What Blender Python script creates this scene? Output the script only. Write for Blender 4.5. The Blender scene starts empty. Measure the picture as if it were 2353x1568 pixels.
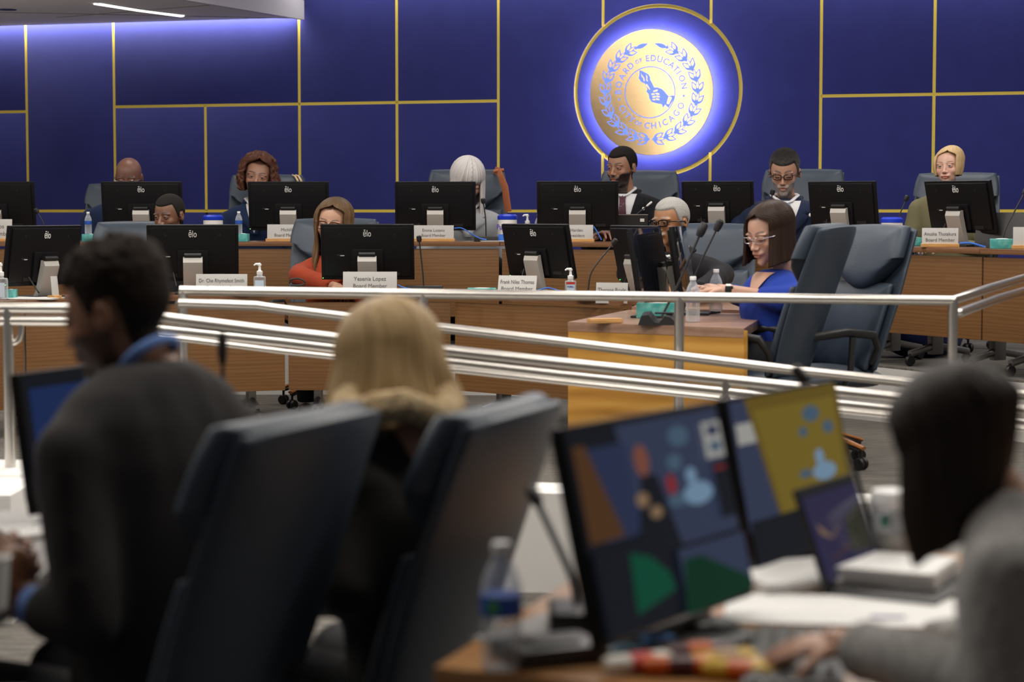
import bpy, bmesh, math, random
import numpy as np
from mathutils import Vector, Matrix
random.seed(7); rng = np.random.RandomState(7)
sc = bpy.context.scene
COL = sc.collection
R = math.radians
pi = math.pi
# ---------------------------------------------------------------- camera model (a 70 mm lens, eye 1.28 m above the hearing floor)
F = 2353*70/36.0
TILT = math.atan(299/F)
EYE = Vector((0, 0, 1.28))
def P(px, py, Y):
    """world point at world depth Y seen at photo pixel (px,py)"""
    u = (px-1176.5)/F; v = -(py-784)/F
    d = Vector((u, math.cos(TILT)+v*math.sin(TILT), -math.sin(TILT)+v*math.cos(TILT)))
    return EYE + d*(Y/d.y)
def GX(px, Y): return (px-1176.5)/F*Y*1.0
# ---------------------------------------------------------------- materials
def nodes_of(m):
    nt = m.node_tree; return nt, nt.nodes['Principled BSDF']
def mat(name, col, rough=.5, metal=0, spec=.5, emit=None, es=1, coat=0, trans=0, ior=1.45, sheen=0, bump=None, var=None, aniso=0, alpha=1):
    m = bpy.data.materials.new(name); m.use_nodes = True
    nt, b = nodes_of(m)
    c = tuple(col)+(1,) if len(col) == 3 else col
    b.inputs['Base Color'].default_value = c
    b.inputs['Roughness'].default_value = rough
    b.inputs['Metallic'].default_value = metal
    b.inputs['Specular IOR Level'].default_value = spec
    b.inputs['IOR'].default_value = ior
    b.inputs['Coat Weight'].default_value = coat
    b.inputs['Transmission Weight'].default_value = trans
    b.inputs['Sheen Weight'].default_value = sheen
    b.inputs['Anisotropic'].default_value = aniso
    b.inputs['Alpha'].default_value = alpha
    if emit is not None:
        b.inputs['Emission Color'].default_value = tuple(emit)+(1,)
        b.inputs['Emission Strength'].default_value = es
    tc = None
    if bump or var:
        tc = nt.nodes.new('ShaderNodeTexCoord')
    if bump:   # (scale, strength)
        n = nt.nodes.new('ShaderNodeTexNoise'); n.inputs['Scale'].default_value = bump[0]; n.inputs['Detail'].default_value = 4
        nt.links.new(tc.outputs['Object'], n.inputs['Vector'])
        bp = nt.nodes.new('ShaderNodeBump'); bp.inputs['Strength'].default_value = bump[1]; bp.inputs['Distance'].default_value = .01
        nt.links.new(n.outputs['Fac'], bp.inputs['Height']); nt.links.new(bp.outputs['Normal'], b.inputs['Normal'])
    if var:    # (scale, col2, lo, hi)
        n = nt.nodes.new('ShaderNodeTexNoise'); n.inputs['Scale'].default_value = var[0]; n.inputs['Detail'].default_value = 5
        nt.links.new(tc.outputs['Object'], n.inputs['Vector'])
        rp = nt.nodes.new('ShaderNodeValToRGB')
        rp.color_ramp.elements[0].position = var[2]; rp.color_ramp.elements[1].position = var[3]
        rp.color_ramp.elements[0].color = c; rp.color_ramp.elements[1].color = tuple(var[1])+(1,)
        nt.links.new(n.outputs['Fac'], rp.inputs['Fac']); nt.links.new(rp.outputs['Color'], b.inputs['Base Color'])
    return m
def wood(name, c1, c2, c3, scale=1.0, rough=.42, axis='X', contrast=1.0, stretch=9.0):
    """long-grained veneer, grain along the object's local axis"""
    m = bpy.data.materials.new(name); m.use_nodes = True
    nt, b = nodes_of(m); N = nt.nodes; L = nt.links
    tc = N.new('ShaderNodeTexCoord'); mp = N.new('ShaderNodeMapping')
    s = [stretch*scale]*3; s['XYZ'.index(axis)] = .9*scale
    mp.inputs['Scale'].default_value = s
    L.new(tc.outputs['Object'], mp.inputs['Vector'])
    n1 = N.new('ShaderNodeTexNoise'); n1.inputs['Scale'].default_value = 2.2; n1.inputs['Detail'].default_value = 8; n1.inputs['Distortion'].default_value = 1.2
    L.new(mp.outputs['Vector'], n1.inputs['Vector'])
    w = N.new('ShaderNodeTexWave'); w.bands_direction = 'Z' if axis != 'Z' else 'X'
    w.inputs['Scale'].default_value = 1.1; w.inputs['Distortion'].default_value = 9; w.inputs['Detail'].default_value = 4; w.inputs['Detail Scale'].default_value = .8
    L.new(mp.outputs['Vector'], w.inputs['Vector'])
    mx = N.new('ShaderNodeMath'); mx.operation = 'MULTIPLY_ADD'; mx.inputs[1].default_value = .35; 
    L.new(w.outputs['Fac'], mx.inputs[0]); 
    m2 = N.new('ShaderNodeMath'); m2.operation = 'MULTIPLY'; m2.inputs[1].default_value = .75
    L.new(n1.outputs['Fac'], m2.inputs[0]); L.new(m2.outputs[0], mx.inputs[2])
    rp = N.new('ShaderNodeValToRGB'); cr = rp.color_ramp
    cr.elements[0].position = .35-.1*contrast; cr.elements[0].color = tuple(c1)+(1,)
    cr.elements[1].position = .72; cr.elements[1].color = tuple(c3)+(1,)
    e = cr.elements.new(.52); e.color = tuple(c2)+(1,)
    L.new(mx.outputs[0], rp.inputs['Fac']); L.new(rp.outputs['Color'], b.inputs['Base Color'])
    b.inputs['Roughness'].default_value = rough; b.inputs['Specular IOR Level'].default_value = .35
    return m
def attr_mat(name, rough=.5, spec=.4, sss=0, sheen=0, coat=0):
    m = bpy.data.materials.new(name); m.use_nodes = True
    nt, b = nodes_of(m)
    a = nt.nodes.new('ShaderNodeAttribute'); a.attribute_name = 'Col'
    nt.links.new(a.outputs['Color'], b.inputs['Base Color'])
    b.inputs['Roughness'].default_value = rough; b.inputs['Specular IOR Level'].default_value = spec
    b.inputs['Coat Weight'].default_value = coat; b.inputs['Sheen Weight'].default_value = sheen
    if sss:
        b.inputs['Subsurface Weight'].default_value = sss; b.inputs['Subsurface Scale'].default_value = .01
    return m
# ---------------------------------------------------------------- geometry collector
class G:
    def __init__(s): s.v = []; s.f = []; s.mi = []; s.c = []; s.n = 0; s.mats = []
    def add(s, v, f, mi=0, M=None, c=None):
        v = np.asarray(v, float)
        if M is not None:
            A = np.array(M); v = v@A[:3, :3].T + A[:3, 3]
        s.v.append(v); k = s.n
        s.f += [tuple(int(i)+k for i in q) for q in f]; s.mi += [mi]*len(f)
        s.c.append(np.ones((len(v), 3))*(1 if c is None else np.asarray(c, float)))
        s.n += len(v); return s
    def box(s, c, d, bev=0, mi=0, M=None, seg=2, col=None):
        bm = bmesh.new(); bmesh.ops.create_cube(bm, size=1)
        for v in bm.verts: v.co = Vector((v.co.x*d[0]+c[0], v.co.y*d[1]+c[1], v.co.z*d[2]+c[2]))
        if bev: bmesh.ops.bevel(bm, geom=bm.edges[:], offset=min(bev, min(d)*.49), segments=seg, profile=.7, affect='EDGES')
        bm.verts.index_update()
        s.add([v.co[:] for v in bm.verts], [[v.index for v in f.verts] for f in bm.faces], mi, M, col); bm.free(); return s
    def lathe(s, prof, n=24, mi=0, M=None, c=None):
        v = []; f = []
        for r, z in prof:
            for k in range(n):
                a = 2*pi*k/n; v.append((r*math.cos(a), r*math.sin(a), z))
        for i in range(len(prof)-1):
            for k in range(n):
                k2 = (k+1) % n
                f.append((i*n+k, i*n+k2, (i+1)*n+k2, (i+1)*n+k))
        if prof[0][0] > 1e-5: f.append(tuple(range(n-1, -1, -1)))
        if prof[-1][0] > 1e-5: f.append(tuple((len(prof)-1)*n+k for k in range(n)))
        return s.add(v, f, mi, M, c)
    def tube(s, pts, r, n=10, mi=0, M=None, c=None, flat=None, up=None):
        pts = [Vector(p) for p in pts]; m = len(pts)
        rr = r if isinstance(r, (list, tuple)) else [r]*m
        v = []; f = []; prev = None
        for i, p in enumerate(pts):
            t = (pts[min(i+1, m-1)]-pts[max(i-1, 0)])
            t = t.normalized() if t.length > 1e-9 else Vector((0, 0, 1))
            if prev is None:
                a = up if up is not None else (Vector((0, 0, 1)) if abs(t.z) < .9 else Vector((1, 0, 0)))
                x = a.cross(t).normalized()
            else:
                x = (prev - t*prev.dot(t)); x = x.normalized() if x.length > 1e-6 else prev
            prev = x; y = t.cross(x)
            fl = flat if flat else 1
            for k in range(n):
                a = 2*pi*k/n
                q = p + x*(math.cos(a)*rr[i]) + y*(math.sin(a)*rr[i]*fl); v.append(q[:])
        for i in range(m-1):
            for k in range(n):
                k2 = (k+1) % n; f.append((i*n+k, i*n+k2, (i+1)*n+k2, (i+1)*n+k))
        f.append(tuple(range(n-1, -1, -1))); f.append(tuple((m-1)*n+k for k in range(n)))
        return s.add(v, f, mi, M, c)
    def ell(s, c, r, M=None, mi=0, nu=16, nv=10, col=None):
        v = []; f = []
        for i in range(nv+1):
            la = pi*i/nv - pi/2
            for k in range(nu):
                a = 2*pi*k/nu
                v.append((c[0]+r[0]*math.cos(la)*math.cos(a), c[1]+r[1]*math.cos(la)*math.sin(a), c[2]+r[2]*math.sin(la)))
        for i in range(nv):
            for k in range(nu):
                k2 = (k+1) % nu; f.append((i*nu+k, i*nu+k2, (i+1)*nu+k2, (i+1)*nu+k))
        return s.add(v, f, mi, M, col)
    def prism(s, poly, h, mi=0, M=None, c=None):
        """poly in local xy, extruded z 0..h"""
        n = len(poly)
        v = [(x, y, 0) for x, y in poly]+[(x, y, h) for x, y in poly]
        f = [tuple(range(n-1, -1, -1)), tuple(range(n, 2*n))]
        f += [(k, (k+1) % n, n+(k+1) % n, n+k) for k in range(n)]
        return s.add(v, f, mi, M, c)
    def grid(s, fn, nu, nv, mi=0, M=None, closed=False, colfn=None):
        v = []; f = []; c = []
        for i in range(nv+1):
            for k in range(nu+(0 if closed else 1)):
                v.append(tuple(fn(k/nu, i/nv)))
                if colfn: c.append(colfn(k/nu, i/nv))
        w = nu if closed else nu+1
        for i in range(nv):
            for k in range(nu):
                k2 = (k+1) % w if closed else k+1
                f.append((i*w+k, i*w+k2, (i+1)*w+k2, (i+1)*w+k))
        return s.add(v, f, mi, M, np.array(c) if colfn else None)
    def pillow(s, w, h, T, bend=None, n=26, mi=0, M=None, sq=.5, flatback=False):
        """rounded cushion: x in -w/2..w/2, z in 0..h, thickness T along y; bend(x,y,z)->xyz"""
        v = []; f = []
        def sqr(u, q):   # disc -> squarish
            a = math.atan2(q, u); r = max(abs(u), abs(q))
            return u, q, r
        for side in (-1, 1):
            for i in range(n+1):
                for k in range(n+1):
                    u = -1+2*k/n; q = -1+2*i/n
                    # pack samples to the rim
                    u2 = math.copysign(1-(1-abs(u))**1.5, u); q2 = math.copysign(1-(1-abs(q))**1.5, q)
                    cu, cq = u2, q2
                    # rounded corners
                    X = cu*math.sqrt(1-sq*.5*cq*cq); Z = cq*math.sqrt(1-sq*.5*cu*cu)
                    X = cu*(1-sq)+X*sq; Z = cq*(1-sq)+Z*sq
                    e = max(abs(cu), abs(cq)); pz = math.sqrt(max(0, 1-e**4))
                    y = side*T/2*pz
                    if flatback and side > 0: y = T/2*pz**.5
                    p = (X*w/2, y, h/2+Z*h/2)
                    v.append(bend(*p) if bend else p)
        m = (n+1)**2
        for sd in range(2):
            for i in range(n):
                for k in range(n):
                    a = sd*m+i*(n+1)+k; q = (a, a+1, a+n+2, a+n+1)
                    f.append(q if sd == 0 else q[::-1])
        return s.add(v, f, mi, M)
    def mesh(s, name, mats, smooth=True, off=None, ang=None, col=False):
        v = np.vstack(s.v) if s.v else np.zeros((0, 3))
        if off is not None: v = v-np.array(off)
        me = bpy.data.meshes.new(name); me.from_pydata(v.tolist(), [], s.f)
        for m in (mats if isinstance(mats, (list, tuple)) else [mats]): me.materials.append(m)
        me.polygons.foreach_set('material_index', s.mi)
        me.polygons.foreach_set('use_smooth', [bool(smooth)]*len(s.f))
        if col:
            a = me.color_attributes.new('Col', 'FLOAT_COLOR', 'POINT')
            c = np.vstack(s.c); c = np.hstack([c, np.ones((len(c), 1))]).astype(np.float32)
            a.data.foreach_set('color', c.ravel())
        me.validate(); me.update()
        if smooth and ang != 0: 
            bm = bmesh.new(); bm.from_mesh(me)
            bmesh.ops.remove_doubles(bm, verts=bm.verts, dist=1e-6)
            th = R(ang or 38)
            for e in bm.edges:
                if len(e.link_faces) == 2 and e.calc_face_angle(0) > th: e.smooth = False
            bm.to_mesh(me); bm.free()
        return me
def MT(x=0, y=0, z=0): return Matrix.Translation((x, y, z))
def RX(a): return Matrix.Rotation(a, 4, 'X')
def RY(a): return Matrix.Rotation(a, 4, 'Y')
def RZ(a): return Matrix.Rotation(a, 4, 'Z')
def link(name, me, parent=None, loc=None, rot=None):
    o = bpy.data.objects.new(name, me); COL.objects.link(o)
    if parent: o.parent = parent
    if loc is not None: o.location = loc
    if rot is not None: o.rotation_euler = rot
    return o
def part(name, g, m, parent=None, smooth=True, loc=None, rot=None, off=None, ang=None, col=False, label=None):
    o = link(name, g.mesh(name, m, smooth, off, ang, col), parent, loc, rot)
    if label: o['label'] = label
    return o
def tag(o, label, cat, group=None, kind=None):
    o['label'] = label; o['category'] = cat
    if group: o['group'] = group
    if kind: o['kind'] = kind
    return o
def thing(name, label, cat, loc=(0, 0, 0), rz=0, group=None, scale=None):
    o = bpy.data.objects.new(name, None); COL.objects.link(o)
    o.empty_display_size = .1; o.location = loc; o.rotation_euler = (0, 0, rz)
    if scale: o.scale = (scale,)*3
    return tag(o, label, cat, group)
def struct(name, g, m, **k):
    o = part(name, g, m, **k); o['kind'] = 'structure'; return o
def copy_tree(o, parent=None):
    c = o.copy(); COL.objects.link(c); c.parent = parent
    for ch in [x for x in bpy.data.objects if x.parent == o]: copy_tree(ch, c)
    return c
def dup(root, loc, rz, label, group=None, scale=None):
    c = copy_tree(root); c.location = loc; c.rotation_euler = (0, 0, rz); c['label'] = label
    if group: c['group'] = group
    if scale: c.scale = (scale,)*3
    return c
def text_geo(s, size=1, ext=.001, align='CENTER', res=3, spacing=1.0, bold=0, sx=1):
    cu = bpy.data.curves.new('t', 'FONT'); cu.body = s; cu.size = size; cu.extrude = ext; cu.align_x = align; cu.align_y = 'CENTER'
    cu.resolution_u = res; cu.space_character = spacing; cu.offset = bold
    o = bpy.data.objects.new('t', cu); COL.objects.link(o)
    me = bpy.data.meshes.new_from_object(o.evaluated_get(bpy.context.evaluated_depsgraph_get()))
    v = np.array([x.co[:] for x in me.vertices]) if len(me.vertices) else np.zeros((0, 3)); f = [tuple(p.vertices) for p in me.polygons]
    v[:, 0] *= sx
    bpy.data.objects.remove(o); bpy.data.curves.remove(cu); bpy.data.meshes.remove(me)
    return v, f
def remeshed(g, vox, smooth_it=4, factor=.5):
    me = bpy.data.meshes.new('tmp'); me.from_pydata(np.vstack(g.v).tolist(), [], g.f)
    bm = bmesh.new(); bm.from_mesh(me); bmesh.ops.recalc_face_normals(bm, faces=bm.faces); bm.to_mesh(me); bm.free()
    o = bpy.data.objects.new('tmp', me); COL.objects.link(o)
    md = o.modifiers.new('r', 'REMESH'); md.mode = 'VOXEL'; md.voxel_size = vox
    ms = o.modifiers.new('s', 'SMOOTH'); ms.factor = factor; ms.iterations = smooth_it
    e = bpy.data.meshes.new_from_object(o.evaluated_get(bpy.context.evaluated_depsgraph_get()))
    n = len(e.vertices); v = np.empty(n*3); e.vertices.foreach_get('co', v); v = v.reshape(-1, 3)
    nr = np.empty(n*3); e.vertices.foreach_get('normal', nr); nr = nr.reshape(-1, 3)
    f = [tuple(p.vertices) for p in e.polygons]
    bpy.data.objects.remove(o); bpy.data.meshes.remove(e); bpy.data.meshes.remove(me)
    return v, f, nr
def vnoise(p, s, seed=0, octv=3):
    """cheap smooth pseudo noise from summed sines, -1..1"""
    r = np.random.RandomState(seed); out = np.zeros(len(p)); a = 1; tot = 0
    for o in range(octv):
        acc = np.ones(len(p))*0
        for k in range(4):
            d = r.normal(size=3); d /= np.linalg.norm(d); ph = r.rand()*6.28
            acc += np.sin(p@d*s*(1+.35*k)+ph+1.3*np.sin(p[:, k % 3]*s*.7+ph))
        out += a*acc/4; tot += a; a *= .55; s *= 2.1
    return out/tot
M_skin = attr_mat('skin', .42, .45, sss=.0)
M_eye = attr_mat('eye', .15, .5, coat=.5)
M_hair = attr_mat('cropped hair', .85, .2)
M_hairshiny = attr_mat('combed hair', .5, .2)
M_white = mat('white plastic', (.8, .79, .76), .4)
M_black = mat('black plastic', (.012, .012, .013), .45)
M_darkcloth = mat('dark trouser cloth', (.012, .012, .015), .9)
M_lens = mat('lens', (.9, .93, .95), .02, trans=1, ior=1.08, alpha=.25)
# ---------------------------------------------------------------- people
def _ell(p, c, r):
    q = (p-np.array(c))/np.array(r); k = np.linalg.norm(q, axis=1)+1e-9
    k2 = np.linalg.norm(q/np.array(r), axis=1)+1e-9
    return k*(k-1)/k2
def _cap(p, a, b, r1, r2):
    a = np.array(a); b = np.array(b); d = b-a
    h = np.clip(((p-a)@d)/(d@d), 0, 1)
    return np.linalg.norm(p-a-h[:, None]*d, axis=1)-(r1+(r2-r1)*h)
def _su(a, b, k):
    h = np.clip(.5+.5*(b-a)/k, 0, 1); return b*(1-h)+a*h-k*h*(1-h)
def _ss(a, b, k):   # a minus b
    h = np.clip(.5-.5*(b+a)/k, 0, 1); return a*(1-h)+(-b)*h+k*h*(1-h)
def head_sdf(p, o):
    m = o.get('male', True); w = o.get('w', 1.0)
    p = p.copy(); p[:, 0] = np.abs(p[:, 0])/w
    d = _ell(p, (0, .045, .13), (.335, .425, .372))
    d = _su(d, _ell(p, (0, -.13, -.06), (.262, .265, .33)), .08)
    jw = .215 if m else .19
    d = _su(d, _ell(p, (0, -.13, -.27), (jw, .235, .19)), .08)
    d = _su(d, _ell(p, (0, -.315, -.425), (.095 if m else .075, .075, .07)), .07)
    d = _su(d, _ell(p, (.165, -.255, -.12), (.085, .09, .08)), .07)          # cheek
    d = _su(d, _ell(p, (.115, -.335, .075), (.12, .05, .03 if m else .022)), .05)  # brow
    nw = o.get('nose', 1.0)
    d = _ss(d, _ell(p, (.128, -.475, .005), (.095, .1, .055)), .06)           # socket
    d = _su(d, _cap(p, (0, -.365, .03), (0, -.46, -.13), .026*nw, .034*nw), .035)
    d = _su(d, _ell(p, (0, -.463, -.15), (.046*nw, .045, .038)), .025)
    d = _su(d, _ell(p, (.048*nw, -.42, -.165), (.032*nw, .042, .028)), .02)
    d = _ss(d, _ell(p, (.028*nw, -.452, -.197), (.016, .022, .012)), .008)
    d = _su(d, _ell(p, (0, -.365, -.25), (.12, .06, .05)), .05)               # muzzle
    d = _su(d, _ell(p, (.03, -.408, -.262), (.062, .026, .02)), .014)
    d = _su(d, _ell(p, (0, -.403, -.305), (.07, .03, .024)), .014)
    d = _ss(d, _ell(p, (0, -.44, -.283), (.09, .035, .006)), .01)
    # lids and opening
    d = _su(d, _ell(p, (.128, -.34, .0), (.07, .062, .052)), .02)
    op = o.get('open', .0155)
    if op > 0: d = _ss(d, _ell(p, (.128, -.41, -.004), (.058, .05, op)), .008)
    else: d = _ss(d, _ell(p, (.128, -.425, -.022), (.06, .03, .004)), .006)
    # ear
    e = _ell(p, (.345, .045, -.03), (.034, .078, .115))
    e = _ss(e, _ell(p, (.39, .03, -.01), (.03, .045, .07)), .015)
    if o.get('ears', True): d = _su(d, e, .02)
    nr = .2 if m else .158
    ne = o.get('ne', (.2, -.8)); d = _su(d, _cap(p, (0, .09, -.25), (0, ne[0], ne[1]), nr*.97, nr*1.05), .07)
    return d
def dirs(rows, cols):
    la = np.linspace(pi/2, -pi/2, rows); u = np.linspace(-1, 1, cols, endpoint=False)
    ph = pi*np.sign(u)*(np.abs(u)**1.35)
    LA, PH = np.meshgrid(la, ph, indexing='ij')
    D = np.stack([np.sin(PH)*np.cos(LA), -np.cos(PH)*np.cos(LA), np.sin(LA)], -1).reshape(-1, 3)
    f = []
    for i in range(rows-1):
        for k in range(cols):
            k2 = (k+1) % cols; f.append((i*cols+k, (i+1)*cols+k, (i+1)*cols+k2, i*cols+k2))
    return D, f, LA.ravel(), PH.ravel()
def march(D, o):
    t = np.full(len(D), 1.15)
    for _ in range(46):
        d = head_sdf(D*t[:, None], o); t = np.maximum(t-d*.75, .05)
    return t
def sstep(a, b, x):
    t = np.clip((x-a)/(b-a), 0, 1); return t*t*(3-2*t)
def hair_mask(LA, PH, p, o):
    """1 where short hair grows: hairline in front, sideburns, nape"""
    a = np.abs(PH)
    hl = o.get('line', .30)
    front = hl - .02*np.cos(a*3)          # z of hairline at the front
    z0 = np.where(a < .9, front, np.where(a < 1.25, front+(0.02-front)*(a-.9)/.35, 0))
    z0 = np.where((a >= 1.25) & (a < 1.5), .02-.1*(a-1.25)/.25, z0)
    z0 = np.where((a >= 1.5) & (a < 1.95), .10, z0)   # over the ear
    z0 = np.where(a >= 1.95, .10-(.42)*sstep(1.95, 2.3, a), z0)
    return sstep(-.02, .03, p[:, 2]-z0)
def mkhead(o, M, g):
    rows, cols = o.get('res', (130, 150))
    D, f, LA, PH = dirs(rows, cols)
    t = march(D, o); p = D*t[:, None]
    sk = np.array(o['skin']); c = np.tile(sk, (len(p), 1))
    x = np.abs(p[:, 0]); z = p[:, 2]; fr = p[:, 1] < -.2
    def mix(mask, col, k=1.0):
        nonlocal c
        m = (mask*k)[:, None]; c = c*(1-m)+np.array(col)*m
    n = vnoise(p, 9, 3)
    c = c*(1+.06*n)[:, None]
    mix(np.exp(-((x-.17)/.09)**2-((z+.1)/.09)**2)*fr, sk*np.array([1.1, .88, .86]), .4)
    mix(np.exp(-((x)/.06)**2-((z+.15)/.06)**2)*fr, sk*np.array([1.06, .9, .88]), .35)
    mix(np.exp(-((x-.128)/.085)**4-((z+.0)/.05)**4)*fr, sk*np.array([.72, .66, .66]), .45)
    lip = np.exp(-(x/.09)**4-((z+.284)/.032)**4)*fr
    mix(lip, o.get('lips', sk*np.array([1.0, .62, .6])), .85)
    bz = .095+.02*np.sin(np.clip((x-.04)/.17, 0, 1)*2.4)
    bk = o.get('brow', (.03, .02, .015)); bt = o.get('browt', .02)
    mix(np.exp(-((x-.125)/.085)**6-((z-bz)/bt)**4)*fr, bk, .85)
    if o.get('open', .02) > 0:
        mix(np.exp(-((x-.128)/.065)**6-((z-.02)/.008)**2)*fr, (.02, .012, .01), .8)
    else:
        mix(np.exp(-((x-.128)/.065)**6-((z+.024)/.008)**2)*fr, (.03, .02, .015), .8)
    bd = o.get('beard')
    if bd:    # (color, amount, full?)
        a = np.abs(PH)
        full = sstep(-.08, -.16, z)*sstep(.02, .16, a-.25+(-.20-z)*3.0)*sstep(1.75, 1.5, a)*(z > -.62)
        low = sstep(-.335, -.36, z)*sstep(1.5, 1.2, a)*sstep(-.60, -.52, z)
        mus = np.exp(-(x/.12)**4-((z+.225)/.026)**4)*fr
        side = np.exp(-((x-.125)/.03)**2-((z+.3)/.07)**2)*fr
        mk = mus if bd[2] == 'mus' else np.clip(np.maximum.reduce([full, low, mus, side]), 0, 1)
        mk = mk*(1-.9*lip)
        nn = .5+.5*vnoise(p, 60, 5, 2)
        mix(mk, bd[0], bd[1])
        if len(bd) > 3: mix(mk*np.clip(nn*1.6-.3, 0, 1)*sstep(-.2, -.45, z+.1*nn), bd[3], .8)
        p = p+D*(mk*.018*bd[1]*(0.6+.6*nn))[:, None]
    st = o.get('stub')
    if st:   # scalp colour under cropped hair
        mix(hair_mask(LA, PH, p, o), st, .9)
    k = g.n
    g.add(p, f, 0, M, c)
def mkhair_short(o, M, g):
    h = o['hair']; rows, cols = 90, 120
    D, f, LA, PH = dirs(rows, cols)
    oo = dict(o); oo['ears'] = False
    t = march(D, oo); p = D*t[:, None]
    m = hair_mask(LA, PH, p, o)
    off = h.get('off', .03); amp = h.get('amp', .3); sc_ = h.get('scale', 26)
    top = sstep(.1, .45, p[:, 2])
    th = off*(h.get('side', .45)+(1-h.get('side', .45))*top)
    n = vnoise(D, sc_, 11, 3)
    if h.get('curl'): n = np.abs(vnoise(D, sc_, 11, 2))*2.2-.8
    r = t + np.where(m > .02, (th*(1+amp*n))*np.sqrt(m), 0) - .03*(1-m)
    if 'quiff' in h: r = r + h['quiff']*np.exp(-(PH/.9)**2)*sstep(.22, .4, p[:, 2])*m
    q = D*r[:, None]
    col = np.array(h['col'])*(1+.35*n)[:, None].clip(.3, 2)
    if 'grey' in h:
        s = (1-top)*(.5+.5*vnoise(D, 40, 9, 2)); col = col*(1-s[:, None])+np.array(h['grey'])*s[:, None]
    zcut = q[:, 2] > -.5
    ff = [x for x in f if all(zcut[i] and m[i] > .01 for i in x)]
    g.add(q, ff, 0, M, col)
def mkhair_long(o, M, g):
    """a shell of strands combed from the parting over the skull, then hanging"""
    h = o['hair']; nu = h.get('nu', 150); nv = 46
    L = h.get('len', .9); opn = h.get('open', .85); wav = h.get('wave', 0); thick = h.get('thick', .05)
    px_ = h.get('part', .0); seed = h.get('seed', 1); flare = h.get('flare', .0); fr_len = h.get('bang', None)
    tuck = h.get('tuck', 0)
    rr = np.random.RandomState(seed)
    al = np.linspace(-1, 1, nu+1)          # around, 0 = back of the head, +-1 = beside the face
    ang = pi*(1-np.abs(al))*0
    s = np.linspace(0, 1, nv+1)
    AL, SS = np.meshgrid(al, s, indexing='xy')
    AL = AL.ravel(); SS = SS.ravel()
    e0 = (1-np.minimum(SS/.5, 1))*90
    hl = h.get('hl', 30)
    AA = AL*(pi-opn*(1-sstep(hl-10, hl+14, e0)))   # full round above the hairline, open below it
    rx, ry, rz = .352+thick, .44+thick, .385+thick
    cz = .13; cy = .045
    e_end = .5                               # share of s spent on the skull
    E = np.where(SS < e_end, (1-SS/e_end)*pi/2, 0)
    hang = np.where(SS > e_end, (SS-e_end)/(1-e_end), 0)
    ux = np.sin(AA); uy = np.cos(AA)
    strand = vnoise(np.stack([AA*14, SS*1.2, AA*0], -1), 3.1, seed, 3)
    fine = vnoise(np.stack([AA*60, SS*1.0, AA*0], -1), 3.0, seed+1, 2)
    rad = 1+.035*strand+.018*fine
    X = ux*rx*np.cos(E)*rad + px_*np.sin(E)
    Y = cy+uy*ry*np.cos(E)*rad
    Z = cz+rz*np.sin(E)*(1+.02*fine)
    # near the face the strands leave the parting further forward
    faceward = np.clip(-uy, 0, 1)
    Lc = L*(1+.05*vnoise(np.stack([AA*9, AA*0, AA*0], -1), 2, seed+3, 2))
    if h.get('layer'): Lc = Lc*(1-h['layer']*faceward)
    gv = o.get('_g', (0, 0, -1)); Z0 = Z.copy()
    inward = h.get('in', .12)
    k = 1+flare*np.sin(hang*pi*.55)-inward*hang**2
    X = X*k; Y = cy+(Y-cy)*k
    X = X+gv[0]*hang*Lc; Y = Y+gv[1]*hang*Lc; Z = Z+gv[2]*hang*Lc
    if wav:
        X = X+wav*np.sin(hang*h.get('wf', 9)+AA*3+strand)*hang**.5*ux
        Y = Y+wav*np.cos(hang*h.get('wf', 9)*1.1+AA*5+strand)*hang**.5
    if h.get('curl'):
        pp = np.stack([X, Y, Z], -1)
        n3 = np.abs(vnoise(pp, h['curl'], seed+7, 3))*2-.7
        X = X*(1+.16*n3); Y = cy+(Y-cy)*(1+.16*n3); Z = Z+.03*n3
    P3 = np.stack([X, Y, Z], -1)
    c1 = np.array(h['col']); c2 = np.array(h.get('col2', c1*1.6)); c3 = np.array(h.get('root', c1*.6))
    mixv = np.clip(.5+.55*strand+.4*fine, 0, 1)[:, None]
    c = c1*(1-mixv)+c2*mixv
    rt = np.clip(1-SS*2.6, 0, 1)[:, None]*h.get('rootk', .0); c = c*(1-rt)+c3*rt
    w = nu+1; f = []
    for i in range(nv):
        for q in range(nu): f.append((i*w+q, i*w+q+1, (i+1)*w+q+1, (i+1)*w+q))
    n0 = len(P3)
    # inner wall
    inn = P3.copy(); kk = .86
    hx = gv[0]*hang*Lc; hy = gv[1]*hang*Lc; inn[:, 0] = (inn[:, 0]-hx)*kk+hx; inn[:, 1] = cy+hy+(inn[:, 1]-cy-hy)*kk; inn[:, 2] = np.where(SS < e_end, cz+(inn[:, 2]-cz)*.93, inn[:, 2])
    f2 = [(a+n0, d+n0, c_+n0, b+n0) for a, b, c_, d in f]
    rim = []
    for q in range(nu): a = nv*w+q; rim.append((a, a+1, a+1+n0, a+n0))
    for i in range(nv):
        a = i*w; rim.append((a, a+w, a+w+n0, a+n0)); a = i*w+nu; rim.append((a+w, a, a+n0, a+w+n0))
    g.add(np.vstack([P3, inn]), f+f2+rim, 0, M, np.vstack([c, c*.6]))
    # fringe / front locks combed from the parting across the temples or forehead
    nb = h.get('fringe', 26) if fr_len is not None else 0
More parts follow.
